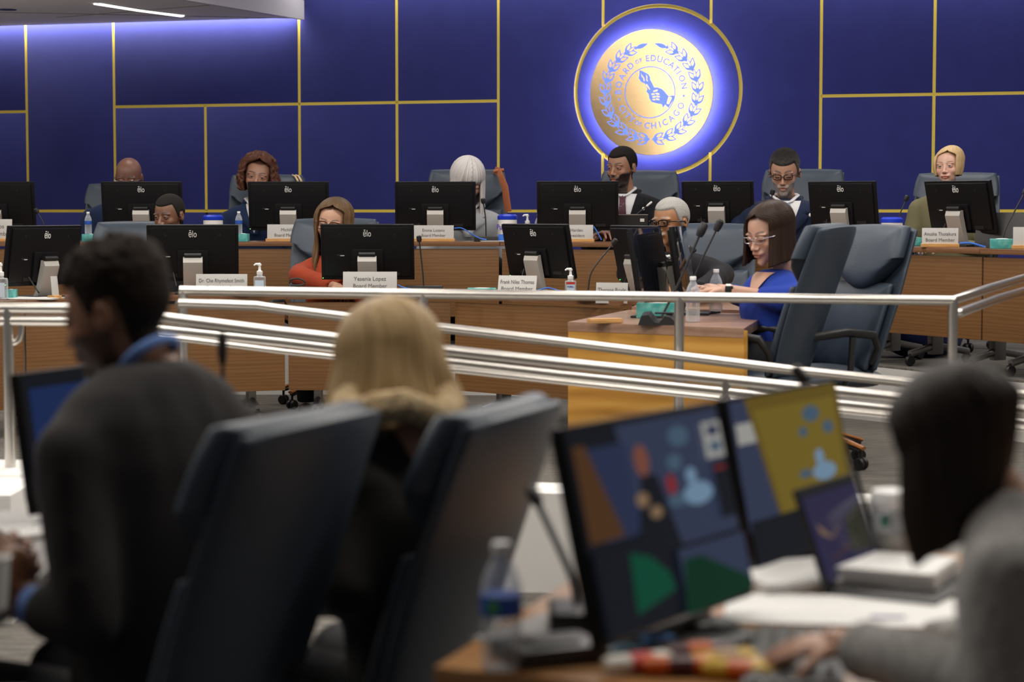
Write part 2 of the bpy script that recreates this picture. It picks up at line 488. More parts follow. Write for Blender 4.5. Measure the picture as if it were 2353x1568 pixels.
    for i in range(nb):
        sd = -1 if i % 2 else 1; u = (i+.5)/nb
        if fr_len is not None:
            a = (u*2-1)*opn*1.05; zt = fr_len+.03*rr.rand(); 
            pts = []
            for j in range(8):
                e = (1-j/7)*pi/2*.98
                ee = pi/2-(j/7)*(pi/2-math.asin(max(-1, min(1, (zt-cz)/rz))))
                pts.append((math.sin(a)*rx*math.cos(ee)*.98+px_*math.sin(ee), cy-math.cos(a)*ry*math.cos(ee)*1.0, cz+rz*math.sin(ee)*1.0))
            rad_ = [.03]*7+[.012]
        else:
            a = sd*(opn*(.15+.85*u)); pts = []
            st = .55*(1-u)
            for j in range(11):
                q = j/10
                aa = sd*(opn*(.12+.3*u) + (opn*1.1-opn*(.12+.3*u))*q**.8)
                z = cz+rz*math.cos(q*pi/2*1.0)*(1.0) - max(0, q-.7)*.5
                ee = math.asin(max(-1, min(1, (z-cz)/rz)))
                pts.append((math.sin(aa)*rx*math.cos(ee)*.97+px_*math.sin(ee), cy-math.cos(aa)*ry*math.cos(ee)*.97, z))
            rad_ = [.022+.02*math.sin(pi*min(1, j/10+.1)) for j in range(10)]+[.01]
        cc = c1*(.8+.5*rr.rand()) if rr.rand() < .6 else c2
        g.tube(pts, rad_, 6, 0, M, c=cc, flat=.55)
def finger_pts(base, dirn, down, lens, curls):
    p = Vector(base); d = Vector(dirn).normalized(); pts = [p.copy()]; ax = d.cross(Vector(down)).normalized()
    for l, c in zip(lens, curls):
        d = Matrix.Rotation(c, 3, ax)@d; 
        for q in (.5, 1): pts.append(p+d*l*q)
        p = p+d*l
    return pts
def mkhand(g, wrist, dirn, palm, side, s=1.0, curl=.35, vox=None):
    """wrist point, pointing direction, palm normal (towards what it rests on); side=+1: thumb on +side of dirn x palm"""
    d = Vector(dirn).normalized(); n = Vector(palm).normalized(); n = (n-d*n.dot(d)).normalized(); lat = d.cross(n).normalized()*side
    w = Vector(wrist); h = G()
    h.tube([w-d*.03*s, w+d*.01*s, w+d*.03*s], [.026*s, .026*s, .028*s], 12)
    M = Matrix((( d.x, lat.x, n.x, w.x), (d.y, lat.y, n.y, w.y), (d.z, lat.z, n.z, w.z), (0, 0, 0, 1)))
    h.ell((.052*s, 0, 0), (.052*s, .042*s, .017*s), M)
    h.ell((.035*s, .022*s, .006*s), (.035*s, .02*s, .017*s), M)
    lens = [(.042, .026, .020), (.047, .029, .022), (.043, .027, .021), (.033, .021, .018)]
    for i in range(4):
        off = .030-.0205*i
        b = w+d*(.092-.005*abs(i-1))*s+lat*off*s
        cu = curl*(1+.12*i)
        pts = finger_pts(b-d*.02*s, d+lat*(.12-.08*i), n, [l*s for l in ((lens[i][0]+.02),)+lens[i][1:]], [cu*.6, cu, cu*.8])
        rr_ = [.0098*s, .0098*s, .0092*s, .0088*s, .0086*s, .0078*s, .0062*s]
        h.tube(pts, rr_, 8); h.ell(pts[-1], (.0066*s,)*3, nu=8, nv=6)
    b = w+d*.025*s+lat*.026*s
    pts = finger_pts(b, d*.75+lat*.75+n*.15, n, [.045*s, .034*s, .026*s], [.0, .15, .25])
    h.tube(pts, [.014*s, .013*s, .0115*s, .0108*s, .010*s, .009*s, .0075*s], 8); h.ell(pts[-1], (.0078*s,)*3, nu=8, nv=6)
    v, f, _ = remeshed(h, .0042*s, 3, .5)
    return v, f
def torso_rings(k, H, fem, wide=1.0):
    a = [(0, .185, .135), (.2, .165, .125), (.4, .17, .125), (.6, .19, .13), (.75, .205, .128), (.86, .205, .115), (.93, .165, .098), (.975, .11, .082), (1.0, .075, .07)]
    if fem: a = [(0, .185, .13), (.2, .15, .11), (.4, .145, .11), (.6, .165, .13), (.75, .178, .12), (.86, .178, .10), (.93, .145, .085), (.975, .095, .072), (1.0, .065, .062)]
    return [(t*H, x*k*wide, y*k*(.5+.5*wide)) for t, x, y in a]
def person(label, px, py, hh, Y, yaw, pitch=0, roll=0, o=None, by=None, floor=0.0, cloth=None, arms=None, seatz=.48, lean=.06,
           group=None, desk=None, vox=.014, wide=1.0, hands=True, legs=True, extra=None, neck=(.17, -.64)):
    """head centre at pixel (px, py+hh/2), head hh pixels tall"""
    S = hh*Y/F; k = S/.235; fem = not o.get('male', True)
    by = yaw if by is None else by
    hc = P(px, py+hh/2, Y)
    Rh = RZ(yaw)@RX(pitch)@RY(roll)
    o['_g'] = tuple(Rh.to_3x3().inverted()@Vector((0, 0, -1)))
    B3 = RZ(by).to_3x3()
    nb = hc+(RZ(yaw*.4+by*.6).to_3x3()@Vector((0, neck[0]*S, neck[1]*S)))
    sz = floor+seatz
    H = nb.z-sz
    hipc = nb+B3@Vector((0, lean, 0)); hipc.z = sz
    root = thing('person', label, 'person', (hipc.x, hipc.y, floor), 0, group)
    off = root.location[:]
    Mh = Matrix.Translation(hc)@Rh@Matrix.Diagonal((S, S, S, 1))
    def lp(v):   # body local (k units, from neck base) -> world
        return nb+B3@(Vector(v)*k)
    shx = .168 if fem else .19
    shx *= wide
    A = arms or {}
    J = {}
    for sd, nm in ((-1, 'r'), (1, 'l')):
        sh = lp((sd*shx, .01, (cloth or {}).get('shz', -.108)))
        a = A.get(nm, {})
        el = a['el'] if 'el' in a else lp((sd*.25, -.06, -.36))
        wr = a['wr'] if 'wr' in a else lp((sd*.11, -.31, -.34))
        J[nm] = (sh, Vector(el), Vector(wr), a)
    # --- skin: head, neck, forearms and hands in one mesh
    g = G(); mkhead(o, Mh, g)
    sk = np.array(o['skin'])
    for nm, sd in (('r', -1), ('l', 1)):
        sh, el, wr, a = J[nm]
        g.tube([nb+Vector((0, 0, -.10*k)), sh, el, wr], [.03*k, .035*k, .032*k, .024*k], 10, c=sk)
        if hands:
            d = a.get('dir', (wr-el)); pn = a.get('palm', (0, 0, -1))
            v, f = mkhand(g, wr, d, pn, a.get('side', sd), k*(.9 if fem else 1.0), a.get('curl', .45))
            g.add(v, f, 0, None, a.get('hcol', sk))
    body = part('body', g, M_skin, root, off=off, ang=0, col=True)
    # eyes
    if o.get('eyes', True):
        for s_ in (-1, 1):
            e = G(); nu, nv = 20, 14; v = []; f = []; c = []
            look = Vector(o.get('look', (0, -1, 0))).normalized()
            for i in range(nv+1):
                for q in range(nu):
                    la = pi*i/nv-pi/2; a = 2*pi*q/nu
                    d = Vector((math.cos(la)*math.cos(a), math.cos(la)*math.sin(a), math.sin(la)))
                    v.append((s_*.128*o.get('w', 1)+.058*d.x, -.336+.058*d.y, .058*d.z))
                    dt = d.dot(look); c.append((.01, .008, .006) if dt > .965 else (o.get('iris', (.05, .025, .012)) if dt > .80 else (.42, .38, .36)))
            for i in range(nv):
                for q in range(nu): q2 = (q+1) % nu; f.append((i*nu+q, i*nu+q2, (i+1)*nu+q2, (i+1)*nu+q))
            e.add(v, f, 0, Mh, np.array(c)); part('eye', e, M_eye, root, off=off, col=True, ang=0)
    if o.get('hair'):
        g = G(); (mkhair_long if o['hair'].get('long') else mkhair_short)(o, Mh, g)
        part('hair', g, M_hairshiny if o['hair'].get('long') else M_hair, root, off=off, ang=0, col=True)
    # --- clothing
    cl = cloth
    rings = torso_rings(k, H, fem, wide)
    def center(z):
        t = z/H; return hipc.lerp(nb, t**1.0) if False else Vector((hipc.x+(nb.x-hipc.x)*t**1.3, hipc.y+(nb.y-hipc.y)*t**1.3, sz+z))
    g = G(); n = 28; v = []; f = []
    for z, rx, ry in rings:
        c = center(z)
        for q in range(n):
            a = 2*pi*q/n; ca, sa = math.cos(a), math.sin(a)
            e = .85
            p = Vector((rx*math.copysign(abs(ca)**e, ca), ry*math.copysign(abs(sa)**e, sa), 0)); v.append((c+B3@p)[:])
    m = len(rings)
    for i in range(m-1):
        for q in range(n): q2 = (q+1) % n; f.append((i*n+q, i*n+q2, (i+1)*n+q2, (i+1)*n+q))
    f.append(tuple(range(n-1, -1, -1))); f.append(tuple((m-1)*n+q for q in range(n)))
    g.add(v, f)
    tk = cl.get('thick', 1.0)
    for nm in 'rl':
        sh, el, wr, a = J[nm]
        g.ell(sh, (.064*k*tk, .068*k*tk, .060*k*tk), nu=14, nv=10)
        nk = nb+Vector((0, 0, -.045*k)); g.tube([nk, nk.lerp(sh, .5)+Vector((0, 0, .004*k)), sh], [.062*k*tk, .062*k*tk, .060*k*tk], 14)
        ww = el.lerp(wr, a.get('sleeve', .93))
        m1 = sh.lerp(el, .5); m2 = el.lerp(ww, .5)
        g.tube([sh, m1, el], [.066*k*tk, .06*k*tk, .053*k*tk], 14); g.ell(el, (.054*k*tk,)*3, nu=12, nv=8)
        g.tube([el, m2, ww], [.053*k*tk, .048*k*tk, .041*k*tk], 14)
    v, f, nr = remeshed(g, vox*k, cl.get('sm', 7))
    w = cl.get('wrinkle', .006)*k
    v = v+nr*(w*(vnoise(v*np.array([1, 1, .45]), 22/k, 5, 3)))[:, None]
    # drop cloth inside the neck opening
    g = G(); g.add(v, f)
    part(cl.get('name', 'jacket'), g, cl['mat'], root, off=off, ang=0)
    # chest surface sampler for shirt, lapels, tie
    def chest(x, t, lift):
        z = t*H
        for i in range(m-1):
            if rings[i][0] <= z <= rings[i+1][0]:
                q = (z-rings[i][0])/(rings[i+1][0]-rings[i][0]); rx = rings[i][1]*(1-q)+rings[i+1][1]*q; ry = rings[i][2]*(1-q)+rings[i+1][2]*q; break
        else: rx, ry = rings[-1][1], rings[-1][2]
        xx = max(-.98, min(.98, x/rx)); c = center(z)
        return c+B3@Vector((x, -ry*math.sqrt(1-xx*xx)**.85-lift, 0))
    def vpatch(name, matr, top_w, t0, t1, lift, x0=0.0, bot_w=.0, taper=1.0):
        q = G()
        def fn(u, vv):
            t = t1+(t0-t1)*vv; wd = bot_w+(top_w-bot_w)*vv**taper
            return chest((x0+(u*2-1)*wd)*k, t, lift*k)
        q.grid(fn, 12, 14)
        nq = len(q.v[0]); 
        part(name, q, matr, root, off=off)
    if cl.get('shirt'):
        cs = cl.get('cs', .75)
        vpatch('shirt', cl['shirt'], cl.get('vw', .075), .985, cl.get('vdepth', .55), .012)
        q = G()   # collar of the shirt
        for sd in (-1, 1):
            pts = [chest(0, .955, .02*k), chest(sd*.03*k, .975, .016*k), nb+B3@Vector((sd*.07*k, -.03*k, .022*k)), nb+B3@Vector((sd*.066*k, .03*k, .028*k)), nb+B3@Vector((0, .068*k, .030*k))]
            q.tube(pts, [x*k*cs for x in (.016, .018, .018, .016, .014)], 8, flat=.6)
        part('shirt_collar', q, cl.get('collar', cl['shirt']), root, off=off)
    if cl.get('band'):
        q = G(); ax = (hc-nb).normalized(); cc = nb+ax*.008*k; u_ = ax.cross(Vector((0, 0, 1))).normalized(); w_ = ax.cross(u_)
        q.tube([cc+u_*.056*k*math.cos(a_*pi/14)+w_*.056*k*math.sin(a_*pi/14) for a_ in range(29)], .011*k, 8)
        part('shirt_collar', q, cl['band'], root, off=off)
    if cl.get('tie'):
        q = G()
        def fn(u, vv):
            t = .955-(.955-cl.get('vdepth', .55)+.02)*vv; wd = (.016+.018*vv) if vv > .12 else .022-.05*vv
            return chest((u*2-1)*wd*k, t, .02*k+.006*k*math.sin(u*pi))
        q.grid(fn, 6, 14); part('tie', q, cl['tie'], root, off=off)
    if cl.get('lapel'):
        for sd in (-1, 1):
            q = G()
            def fn(u, vv, sd=sd):
                t = .985+(cl.get('vdepth', .55)-.985)*vv
                inner = cl.get('vw', .075)*(1-vv)**1.0
                wd = .022+.045*math.sin(pi*min(1, vv*1.15+.08))*(1 if vv < .85 else 1)
                if .28 < vv < .34: wd -= .018
                return chest(sd*(inner+u*wd)*k, t, (.018+.006*math.sin(u*pi))*k)
            q.grid(fn, 6, 22); part('lapel', q, cl['lapel'], root, off=off)
        q = G()
        pts = [nb+B3@Vector((-.075*k, -.035*k, -.008*k)), nb+B3@Vector((-.088*k, .03*k, .008*k)), nb+B3@Vector((-.05*k, .082*k, .016*k)), nb+B3@Vector((.05*k, .082*k, .016*k)), nb+B3@Vector((.088*k, .03*k, .008*k)), nb+B3@Vector((.075*k, -.035*k, -.008*k))]
        q.tube(pts, .022*k, 8, flat=.6); part('jacket_collar', q, cl['mat'], root, off=off)
    if cl.get('pin'):
        q = G(); c0 = chest(cl['pin']*k, .80, .03*k); q.ell(c0, (.008*k, .004*k, .010*k), nu=12, nv=8); part('lapel_pin', q, M_white, root, off=off)
    if cl.get('cuff'):
        for nm in 'rl':
            q = G(); sh, el, wr, a = J[nm]
            s0 = a.get('sleeve', .93)
            q.tube([el.lerp(wr, s0-.04), el.lerp(wr, s0+.1)], [.037*k, .036*k], 16)
            part('cuff', q, cl['cuff'], root, off=off)
    if legs:
        g = G()
        for sd in (-1, 1):
            hp = hipc+B3@Vector((sd*.09*k, 0, .03)); kn = hipc+B3@Vector((sd*.11*k, -.43*k, .05)); an = kn+B3@Vector((0, .06*k, 0)); an.z = floor+.09
            g.tube([hp, hp.lerp(kn, .5), kn], [.095*k, .085*k, .065*k], 14); g.ell(kn, (.066*k,)*3); g.tube([kn, kn.lerp(an, .4), an], [.064*k, .06*k, .045*k], 14)
        part('trousers', g, cl.get('leg', M_darkcloth), root, off=off)
        for sd in (-1, 1):
            q = G(); kn = hipc+B3@Vector((sd*.11*k, -.43*k, .05)); an = kn+B3@Vector((0, .0, 0)); an.z = floor+.04
            q.ell((0, 0, 0), (.045, .13, .04), Matrix.Translation(an)@B3.to_4x4()); part('shoe', q, M_black, root, off=off)
    gl = o.get('glasses')
    if gl:
        q = G(); ww, hhh = gl.get('w', .095), gl.get('h', .065); r = gl.get('r', .009); y0 = -.455; zc = gl.get('z', -.005); cx = .128
        for s_ in (-1, 1):
            pts = []
            for j in range(25):
                a = 2*pi*j/24; e = .55
                pts.append((s_*(cx+ww*math.copysign(abs(math.cos(a))**e, math.cos(a))), y0+.02*abs(math.cos(a)) if False else y0+.05*max(0, math.cos(a)), zc+hhh*math.copysign(abs(math.sin(a))**e, math.sin(a))))
            q.tube(pts, r if gl.get('full', True) else r*.6, 6)
            q.tube([(s_*(cx+ww), y0+.05, zc+.03), (s_*.345, -.30, zc+.035), (s_*.375, .0, zc+.03), (s_*.36, .06, zc-.02)], r*.85, 6)
        q.tube([(-.036, y0, zc+.01), (0, y0-.012, zc+.02), (.036, y0, zc+.01)], r*.9, 6)
        q2 = G(); q2.v = [x@np.array(Mh)[:3, :3].T+np.array(Mh)[:3, 3] for x in q.v]; q2.f = q.f; q2.mi = q.mi; q2.c = q.c; q2.n = q.n
        gp = part('eyeglasses', q2, gl['mat'], root, off=off)
        q = G()
        for s_ in (-1, 1): q.ell((s_*cx, y0+.012, zc), (ww*.95, .004, hhh*.92), Mh, nu=20, nv=10)
        part('lens', q, M_lens, gp, off=off)
    info = dict(root=root, off=off, nb=nb, B3=B3, k=k, H=H, hc=hc, Mh=Mh, S=S, J=J, chest=chest, hip=hipc, lp=lp)
    return info
# ---------------------------------------------------------------- room materials
M_felt = mat('blue felt panel', (.036, .042, .22), .95, spec=.1, sheen=.35, bump=(220, .25), var=(5, (.031, .036, .195), .3, .8))
M_yellow = mat('yellow channel', (.92, .70, .10), .4, spec=.4)
M_ceil = mat('ceiling tile', (.78, .73, .69), .9, bump=(300, .1))
M_fascia = mat('white fascia', (.62, .6, .6), .6)
M_riserw = mat('white riser', (.66, .64, .62), .55)
M_curb = mat('white painted curb', (.82, .8, .77), .5)
def carpet():
    m = bpy.data.materials.new('grey carpet'); m.use_nodes = True; nt, b = nodes_of(m); N = nt.nodes; L = nt.links
    tc = N.new('ShaderNodeTexCoord'); mp = N.new('ShaderNodeMapping'); mp.inputs['Rotation'].default_value = (0, 0, R(28)); mp.inputs['Scale'].default_value = (2.2, 14, 1)
    L.new(tc.outputs['Object'], mp.inputs['Vector'])
    n = N.new('ShaderNodeTexNoise'); n.inputs['Scale'].default_value = 2.4; n.inputs['Detail'].default_value = 6; L.new(mp.outputs['Vector'], n.inputs['Vector'])
    n2 = N.new('ShaderNodeTexNoise'); n2.inputs['Scale'].default_value = 160; L.new(tc.outputs['Object'], n2.inputs['Vector'])
    mx = N.new('ShaderNodeMath'); mx.operation = 'MULTIPLY_ADD'; mx.inputs[1].default_value = .35; L.new(n2.outputs['Fac'], mx.inputs[0])
    m2 = N.new('ShaderNodeMath'); m2.operation = 'MULTIPLY'; m2.inputs[1].default_value = .65; L.new(n.outputs['Fac'], m2.inputs[0]); L.new(m2.outputs[0], mx.inputs[2])
    rp = N.new('ShaderNodeValToRGB'); rp.color_ramp.elements[0].position = .4; rp.color_ramp.elements[1].position = .62
    rp.color_ramp.elements[0].color = (.085, .078, .068, 1); rp.color_ramp.elements[1].color = (.17, .155, .135, 1)
    L.new(mx.outputs[0], rp.inputs['Fac']); L.new(rp.outputs['Color'], b.inputs['Base Color']); b.inputs['Roughness'].default_value = .95
    bp = N.new('ShaderNodeBump'); bp.inputs['Strength'].default_value = .4; bp.inputs['Distance'].default_value = .01; L.new(n2.outputs['Fac'], bp.inputs['Height']); L.new(bp.outputs['Normal'], b.inputs['Normal'])
    return m
M_carpet = carpet()
# ---------------------------------------------------------------- back wall with felt panels and yellow channels
TB = .284; BETA = math.atan(TB); YW = 17.3
def whit(px, py):
    d = P(px, py, 1.0)-EYE
    s = YW/(d.y+TB*d.x); q = EYE+d*s
    return q.x/math.cos(BETA), q.z
WROT = (0, 0, -BETA); WLOC = (0, YW, 0)
uv = {p: whit(p, 300)[0] for p in (62, 263, 472, 688, 912, 1145, 1385, 1632, 1885, 2145)}
zU = whit(688, 239)[1]; zU0 = whit(30, 257)[1]; zUR = whit(2000, 219)[1]; zL = whit(688, 485)[1]
ZT = 3.5; ZB = .34; uL0 = uv[62]-2.6; uR0 = uv[2145]+2.6
hw = .0125
cu_, cz_ = whit(1510, 208); RO = (whit(1704, 208)[0]-whit(1316, 208)[0])/2; RI = RO-.032
pan = G()
PM = RX(pi/2)   # prism local xy -> wall x z, thickness along -y..: z -> -y
def panel(u0, u1, z0, z1, L=1, Rr=1, B=1, T=1):
    pan.box(((u0+u1)/2+(L-Rr)*hw/2, .02, (z0+z1)/2+(B-T)*hw/2), (u1-u0-(L+Rr)*hw, .04, z1-z0-(B+T)*hw), .006)
edges = [uL0, uv[62], uv[263], uv[472], uv[688], uv[912], uv[1145], uv[1385], uv[1632], uv[1885], uv[2145], uR0]
panel(uL0, uv[62], zU0, ZT); panel(uL0, uv[62], zL, zU0)
panel(uv[62], uv[263], zL, ZT)
panel(uv[263], uv[688], zU, ZT); panel(uv[263], uv[472], zL, zU); panel(uv[472], uv[688], zL, zU)
for a, b in ((688, 912), (912, 1145)): panel(uv[a], uv[b], zU, ZT); panel(uv[a], uv[b], zL, zU)
for a, b in ((1885, 2145),): panel(uv[a], uv[b], zUR, ZT); panel(uv[a], uv[b], zL, zUR)
panel(uv[2145], uR0, zUR, ZT); panel(uv[2145], uR0, zL, zUR)
for a, b in zip(edges[:-1], edges[1:]):
    if a in (uv[263],) : continue
    panel(a, b, ZB, zL)
panel(uv[263], uv[472], ZB, zL)
def arcpts(a0, a1, r, n=28): return [(cu_+r*math.cos(a0+(a1-a0)*i/n), cz_+r*math.sin(a0+(a1-a0)*i/n)) for i in range(n+1)]
def pprism(poly, d=.04, y0=.04):
    pan.prism(poly, d, 0, MT(0, y0, 0)@PM)
for sgn, e1, e2 in ((-1, uv[1385]-hw, uv[1145]+hw), (1, uv[1632]+hw, uv[1885]-hw)):
    dx = abs(e1-cu_); h = math.sqrt(RO**2-dx**2); a = math.atan2(h, sgn*dx)
    arc = arcpts(a, (2*pi-a) if sgn < 0 else -a, RO)
    poly = [(e2, ZT-.003), (e1, ZT-.003)]+arc+[(e1, zL+hw), (e2, zL+hw)]
    pprism(poly[::-1] if sgn > 0 else poly)
e1, e2 = uv[1385]+hw, uv[1632]-hw
a1 = math.acos((e1-cu_)/RO); a2 = math.acos((e2-cu_)/RO)
pprism([(e2, ZT-.003), (e1, ZT-.003)]+arcpts(a1, a2, RO))
pprism([(e1, zL+hw), (e2, zL+hw)]+arcpts(-a2, -a1, RO))
pprism(arcpts(0, 2*pi*(59/60), RI, 59), .034)
struct('wall_back', pan, M_felt, loc=WLOC, rot=WROT, ang=30)
bk = G(); bk.box(((uL0+uR0)/2, .08, (ZT+0)/2), (uR0-uL0, .06, ZT)); struct('wall_back_panel_frame', bk, mat('dark backing', (.01, .01, .03), .9), loc=WLOC, rot=WROT)
tn = [0]
def trim(u0, u1, z0, z1):
    tn[0] += 1; g = G(); g.box(((u0+u1)/2, .022, (z0+z1)/2), (u1-u0, .036, z1-z0)); struct('trim_%d' % tn[0], g, M_yellow, loc=WLOC, rot=WROT)
zt = zL+.0; hh_ = hw
for p in (62, 263, 688, 912, 1145, 1885, 2145): trim(uv[p]-hh_, uv[p]+hh_, ZB, ZT-.02)
trim(uv[472]-hh_, uv[472]+hh_, zL, zU)
ch = math.sqrt(RO**2-(uv[1385]-cu_)**2)
for p in (1385, 1632): trim(uv[p]-hh_, uv[p]+hh_, cz_+ch, ZT-.02); trim(uv[p]-hh_, uv[p]+hh_, zL, cz_-ch+.03)
trim(uL0, uv[62], zU0-hh_, zU0+hh_); trim(uv[263], uv[1145], zU-hh_, zU+hh_); trim(uv[1885], uR0, zUR-hh_, zUR+hh_); trim(uL0, uR0, zL-hh_, zL+hh_)
g = G(); n = 96; v = []; f = []
for k in range(n):
    a = 2*pi*k/n
    for r, y in ((RO+.002, .012), (RI-.002, .012), (RI-.002, .05), (RO+.002, .05)): v.append((cu_+r*math.cos(a), y, cz_+r*math.sin(a)))
for k in range(n):
    k2 = (k+1) % n
    for j in range(4): f.append((k*4+j, k*4+(j+1) % 4, k2*4+(j+1) % 4, k2*4+j))
g.add(v, f); tn[0] += 1; struct('trim_%d' % tn[0], g, M_yellow, loc=WLOC, rot=WROT)
# ---------------------------------------------------------------- seal
def seal():
    du, dz = whit(1501, 213.5); RD = (whit(1641, 213)[0]-whit(1359, 213)[0])/2
    base = Vector((du*math.cos(BETA), YW-du*math.sin(BETA), 0))
    root = thing('wall_seal', 'round brushed brass seal with a backlit wreath and torch, glowing on the blue panelled wall', 'seal', (base.x, base.y, dz), -BETA)
    brass = bpy.data.materials.new('brushed brass'); brass.use_nodes = True; nt, b = nodes_of(brass)
    b.inputs['Base Color'].default_value = (.70, .49, .27, 1); b.inputs['Metallic'].default_value = 1; b.inputs['Roughness'].default_value = .15
    
    tc = nt.nodes.new('ShaderNodeTexCoord'); mp = nt.nodes.new('ShaderNodeMapping'); mp.inputs['Scale'].default_value = (3, 3, 160); nt.links.new(tc.outputs['Object'], mp.inputs['Vector'])
    nn = nt.nodes.new('ShaderNodeTexNoise'); nn.inputs['Scale'].default_value = 4; nt.links.new(mp.outputs['Vector'], nn.inputs['Vector'])
    bp = nt.nodes.new('ShaderNodeBump'); bp.inputs['Strength'].default_value = .04; bp.inputs['Distance'].default_value = .002
    nt.links.new(nn.outputs['Fac'], bp.inputs['Height']); nt.links.new(bp.outputs['Normal'], b.inputs['Normal'])
    glow = mat('backlit cut-out', (.1, .15, .6), .5, emit=(.19, .30, 1.0), es=1.0)
    yd = -.075
    g = G(); g.lathe([(RD-.004, 0), (RD, .002), (RD, .008), (RD-.003, .010)], 128, M=MT(0, yd, 0)@RX(pi/2)); part('disc', g, brass, root, ang=30)
    g = G(); g.lathe([(RD*.5, 0), (RD*.5, .03)], 48, M=MT(0, yd+.03, 0)@RX(pi/2)); part('standoff', g, M_black, root)
    y1 = yd-.0105
    PMf = lambda x, z, rot=0, s=1: MT(x, y1, z)@RX(pi/2)@RZ(rot)@Matrix.Scale(s, 4)
    g = G()
    top = [('B', 179), ('O', 166), ('A', 151.8), ('R', 139.5), ('D', 128.5), ('o', 115.3), ('f', 108.4), ('E', 96.5), ('D', 86.5), ('U', 75), ('C', 63.6), ('A', 52.2), ('T', 42.2), ('I', 34.4), ('O', 23), ('N', 9.8)]
    bot = [('C', 207.2), ('I', 215.2), ('T', 223.5), ('Y', 233.6), ('o', 244.8), ('f', 251), ('C', 263.3), ('H', 274.8), ('I', 285.6), ('C', 295.4), ('A', 308), ('G', 320.7), ('O', 335.4)]
    for lst, sg in ((top, -1), (bot, 1)):
        for chh, a in lst:
            sm = chh.islower(); a = R(a); r = RD*.535
            v, f = text_geo(chh.upper(), RD*(.085 if sm else .14), .0008, bold=.0007, sx=.95)
            rot = a-pi/2 if sg < 0 else a+pi/2
            g.add(v, f, 0, PMf(r*math.cos(a), r*math.sin(a), rot))
    for a in (191.5, -7): g.lathe([(.0001, .001), (RD*.018, .001), (RD*.018, -.0008)], 12, M=PMf(RD*.53*math.cos(R(a)), RD*.53*math.sin(R(a))))
    part('lettering', g, glow, root, smooth=False)
    g = G(); n = 80; v = []; f = []
    for k in range(n):
        a = 2*pi*k/n
        for r in (RD*.412, RD*.398): v.append((r*math.cos(a), r*math.sin(a), .001))
    for k in range(n): k2 = (k+1) % n; f.append((2*k, 2*k+1, 2*k2+1, 2*k2))
    g.add(v, f, 0, PMf(-RD*.02, 0)); part('inner_ring', g, glow, root, smooth=False)
    # wreath: two branches of paired leaves
    def leaf(L, W, n=10): return [(L*i/n, W*math.sin(pi*(i/n)**.8)) for i in range(n+1)]+[(L*i/n, -W*math.sin(pi*(i/n)**.8)) for i in range(n-1, 0, -1)]
    for sd in (-1, 1):
        g = G(); q = G(); N_ = 12
        for i in range(N_):
            a = R(270)+sd*R(3+14.3*i); r = RD*.745
            x, z = r*math.cos(a), r*math.sin(a); tdir = a+sd*pi/2
            for off in ((-.5, .5, 0) if i < N_-1 else (0,)):
                Lf = RD*(.20 if off else .21); W = RD*(.046 if off else .034)
                M = PMf(x, z, tdir+off)
                g.prism(leaf(Lf, W), .0012, 0, M)
                M2 = PMf(x+Lf*.30*math.cos(tdir+off), z+Lf*.30*math.sin(tdir+off), tdir+off)
                if i < N_-1: g.prism(leaf(Lf*.56, W*.52), .0018, 1, M2@MT(0, 0, .0004))
            g.prism([(RD*.02*math.cos(t_*.5), RD*.02*math.sin(t_*.5)) for t_ in range(12)], .0011, 0, PMf(x, z))
        part('laurel_branch', g, [glow, brass], root, smooth=False)
    # torch and hand: glowing shapes with brass inlays
    def Z(x, y): return ((x-747)/530*RD, (797-y)/548*RD)
    def poly(pts, mt, nm, h=.0012, par=root):
        g = G(); pp = [Z(*p) for p in pts]
        ar = sum(pp[i][0]*pp[(i+1) % len(pp)][1]-pp[(i+1) % len(pp)][0]*pp[i][1] for i in range(len(pp)))
        g.prism(pp if ar > 0 else pp[::-1], h, 0, PMf(0, 0)); return part(nm, g, mt, par, smooth=False)
    poly([(648, 602), (690, 622), (722, 640), (738, 668), (738, 690), (745, 700), (700, 722), (682, 715), (655, 700), (640, 670), (645, 640)], glow, 'flame')
    poly([(660, 630), (672, 650), (690, 672), (692, 700), (684, 700), (678, 676), (664, 658)], brass, 'flame_brass', .0018)
    poly([(700, 640), (716, 660), (714, 690), (722, 700), (712, 704), (704, 690), (706, 664)], brass, 'flame_brass', .0018)
    poly([(690, 712), (742, 692), (776, 762), (740, 775), (716, 768)], glow, 'torch_handle')
    poly([(700, 730), (712, 724), (740, 772), (730, 775)], brass, 'handle_brass', .0018)
    poly([(716, 768), (745, 757), (800, 755), (840, 770), (868, 800), (900, 838), (885, 880), (868, 905), (850, 932), (838, 900), (800, 895), (752, 880), (732, 850), (728, 815), (708, 790)], glow, 'hand_emblem')
    for x0, y0, x1, y1_ in ((752, 815, 775, 812), (790, 808, 815, 815), (760, 838, 785, 835), (795, 832, 818, 838), (762, 860, 782, 862), (792, 856, 815, 862), (770, 790, 800, 780)):
        g = G(); a, b_ = Z(x0, y0), Z(x1, y1_); dd_ = Vector((b_[0]-a[0], b_[1]-a[1], 0)).normalized(); nn_ = Vector((-dd_.y, dd_.x, 0))*RD*.013; A_ = Vector((a[0], a[1], 0)); B_ = Vector((b_[0], b_[1], 0)); g.prism([tuple(q_[:2]) for q_ in (A_-nn_, B_-nn_, B_+dd_*RD*.01, B_+nn_, A_+nn_, A_-dd_*RD*.01)], .0018, 0, PMf(0, 0)); part('finger_brass', g, brass, root, smooth=False)
    poly([(884, 838), (928, 826), (945, 832), (940, 860), (895, 935), (868, 905)], glow, 'cuff_emblem')
    poly([(895, 840), (920, 838), (926, 850), (900, 905), (880, 898)], brass, 'cuff_brass', .0018)
    # LED ring behind the disc
    g = G(); v = []; f = []; n = 96
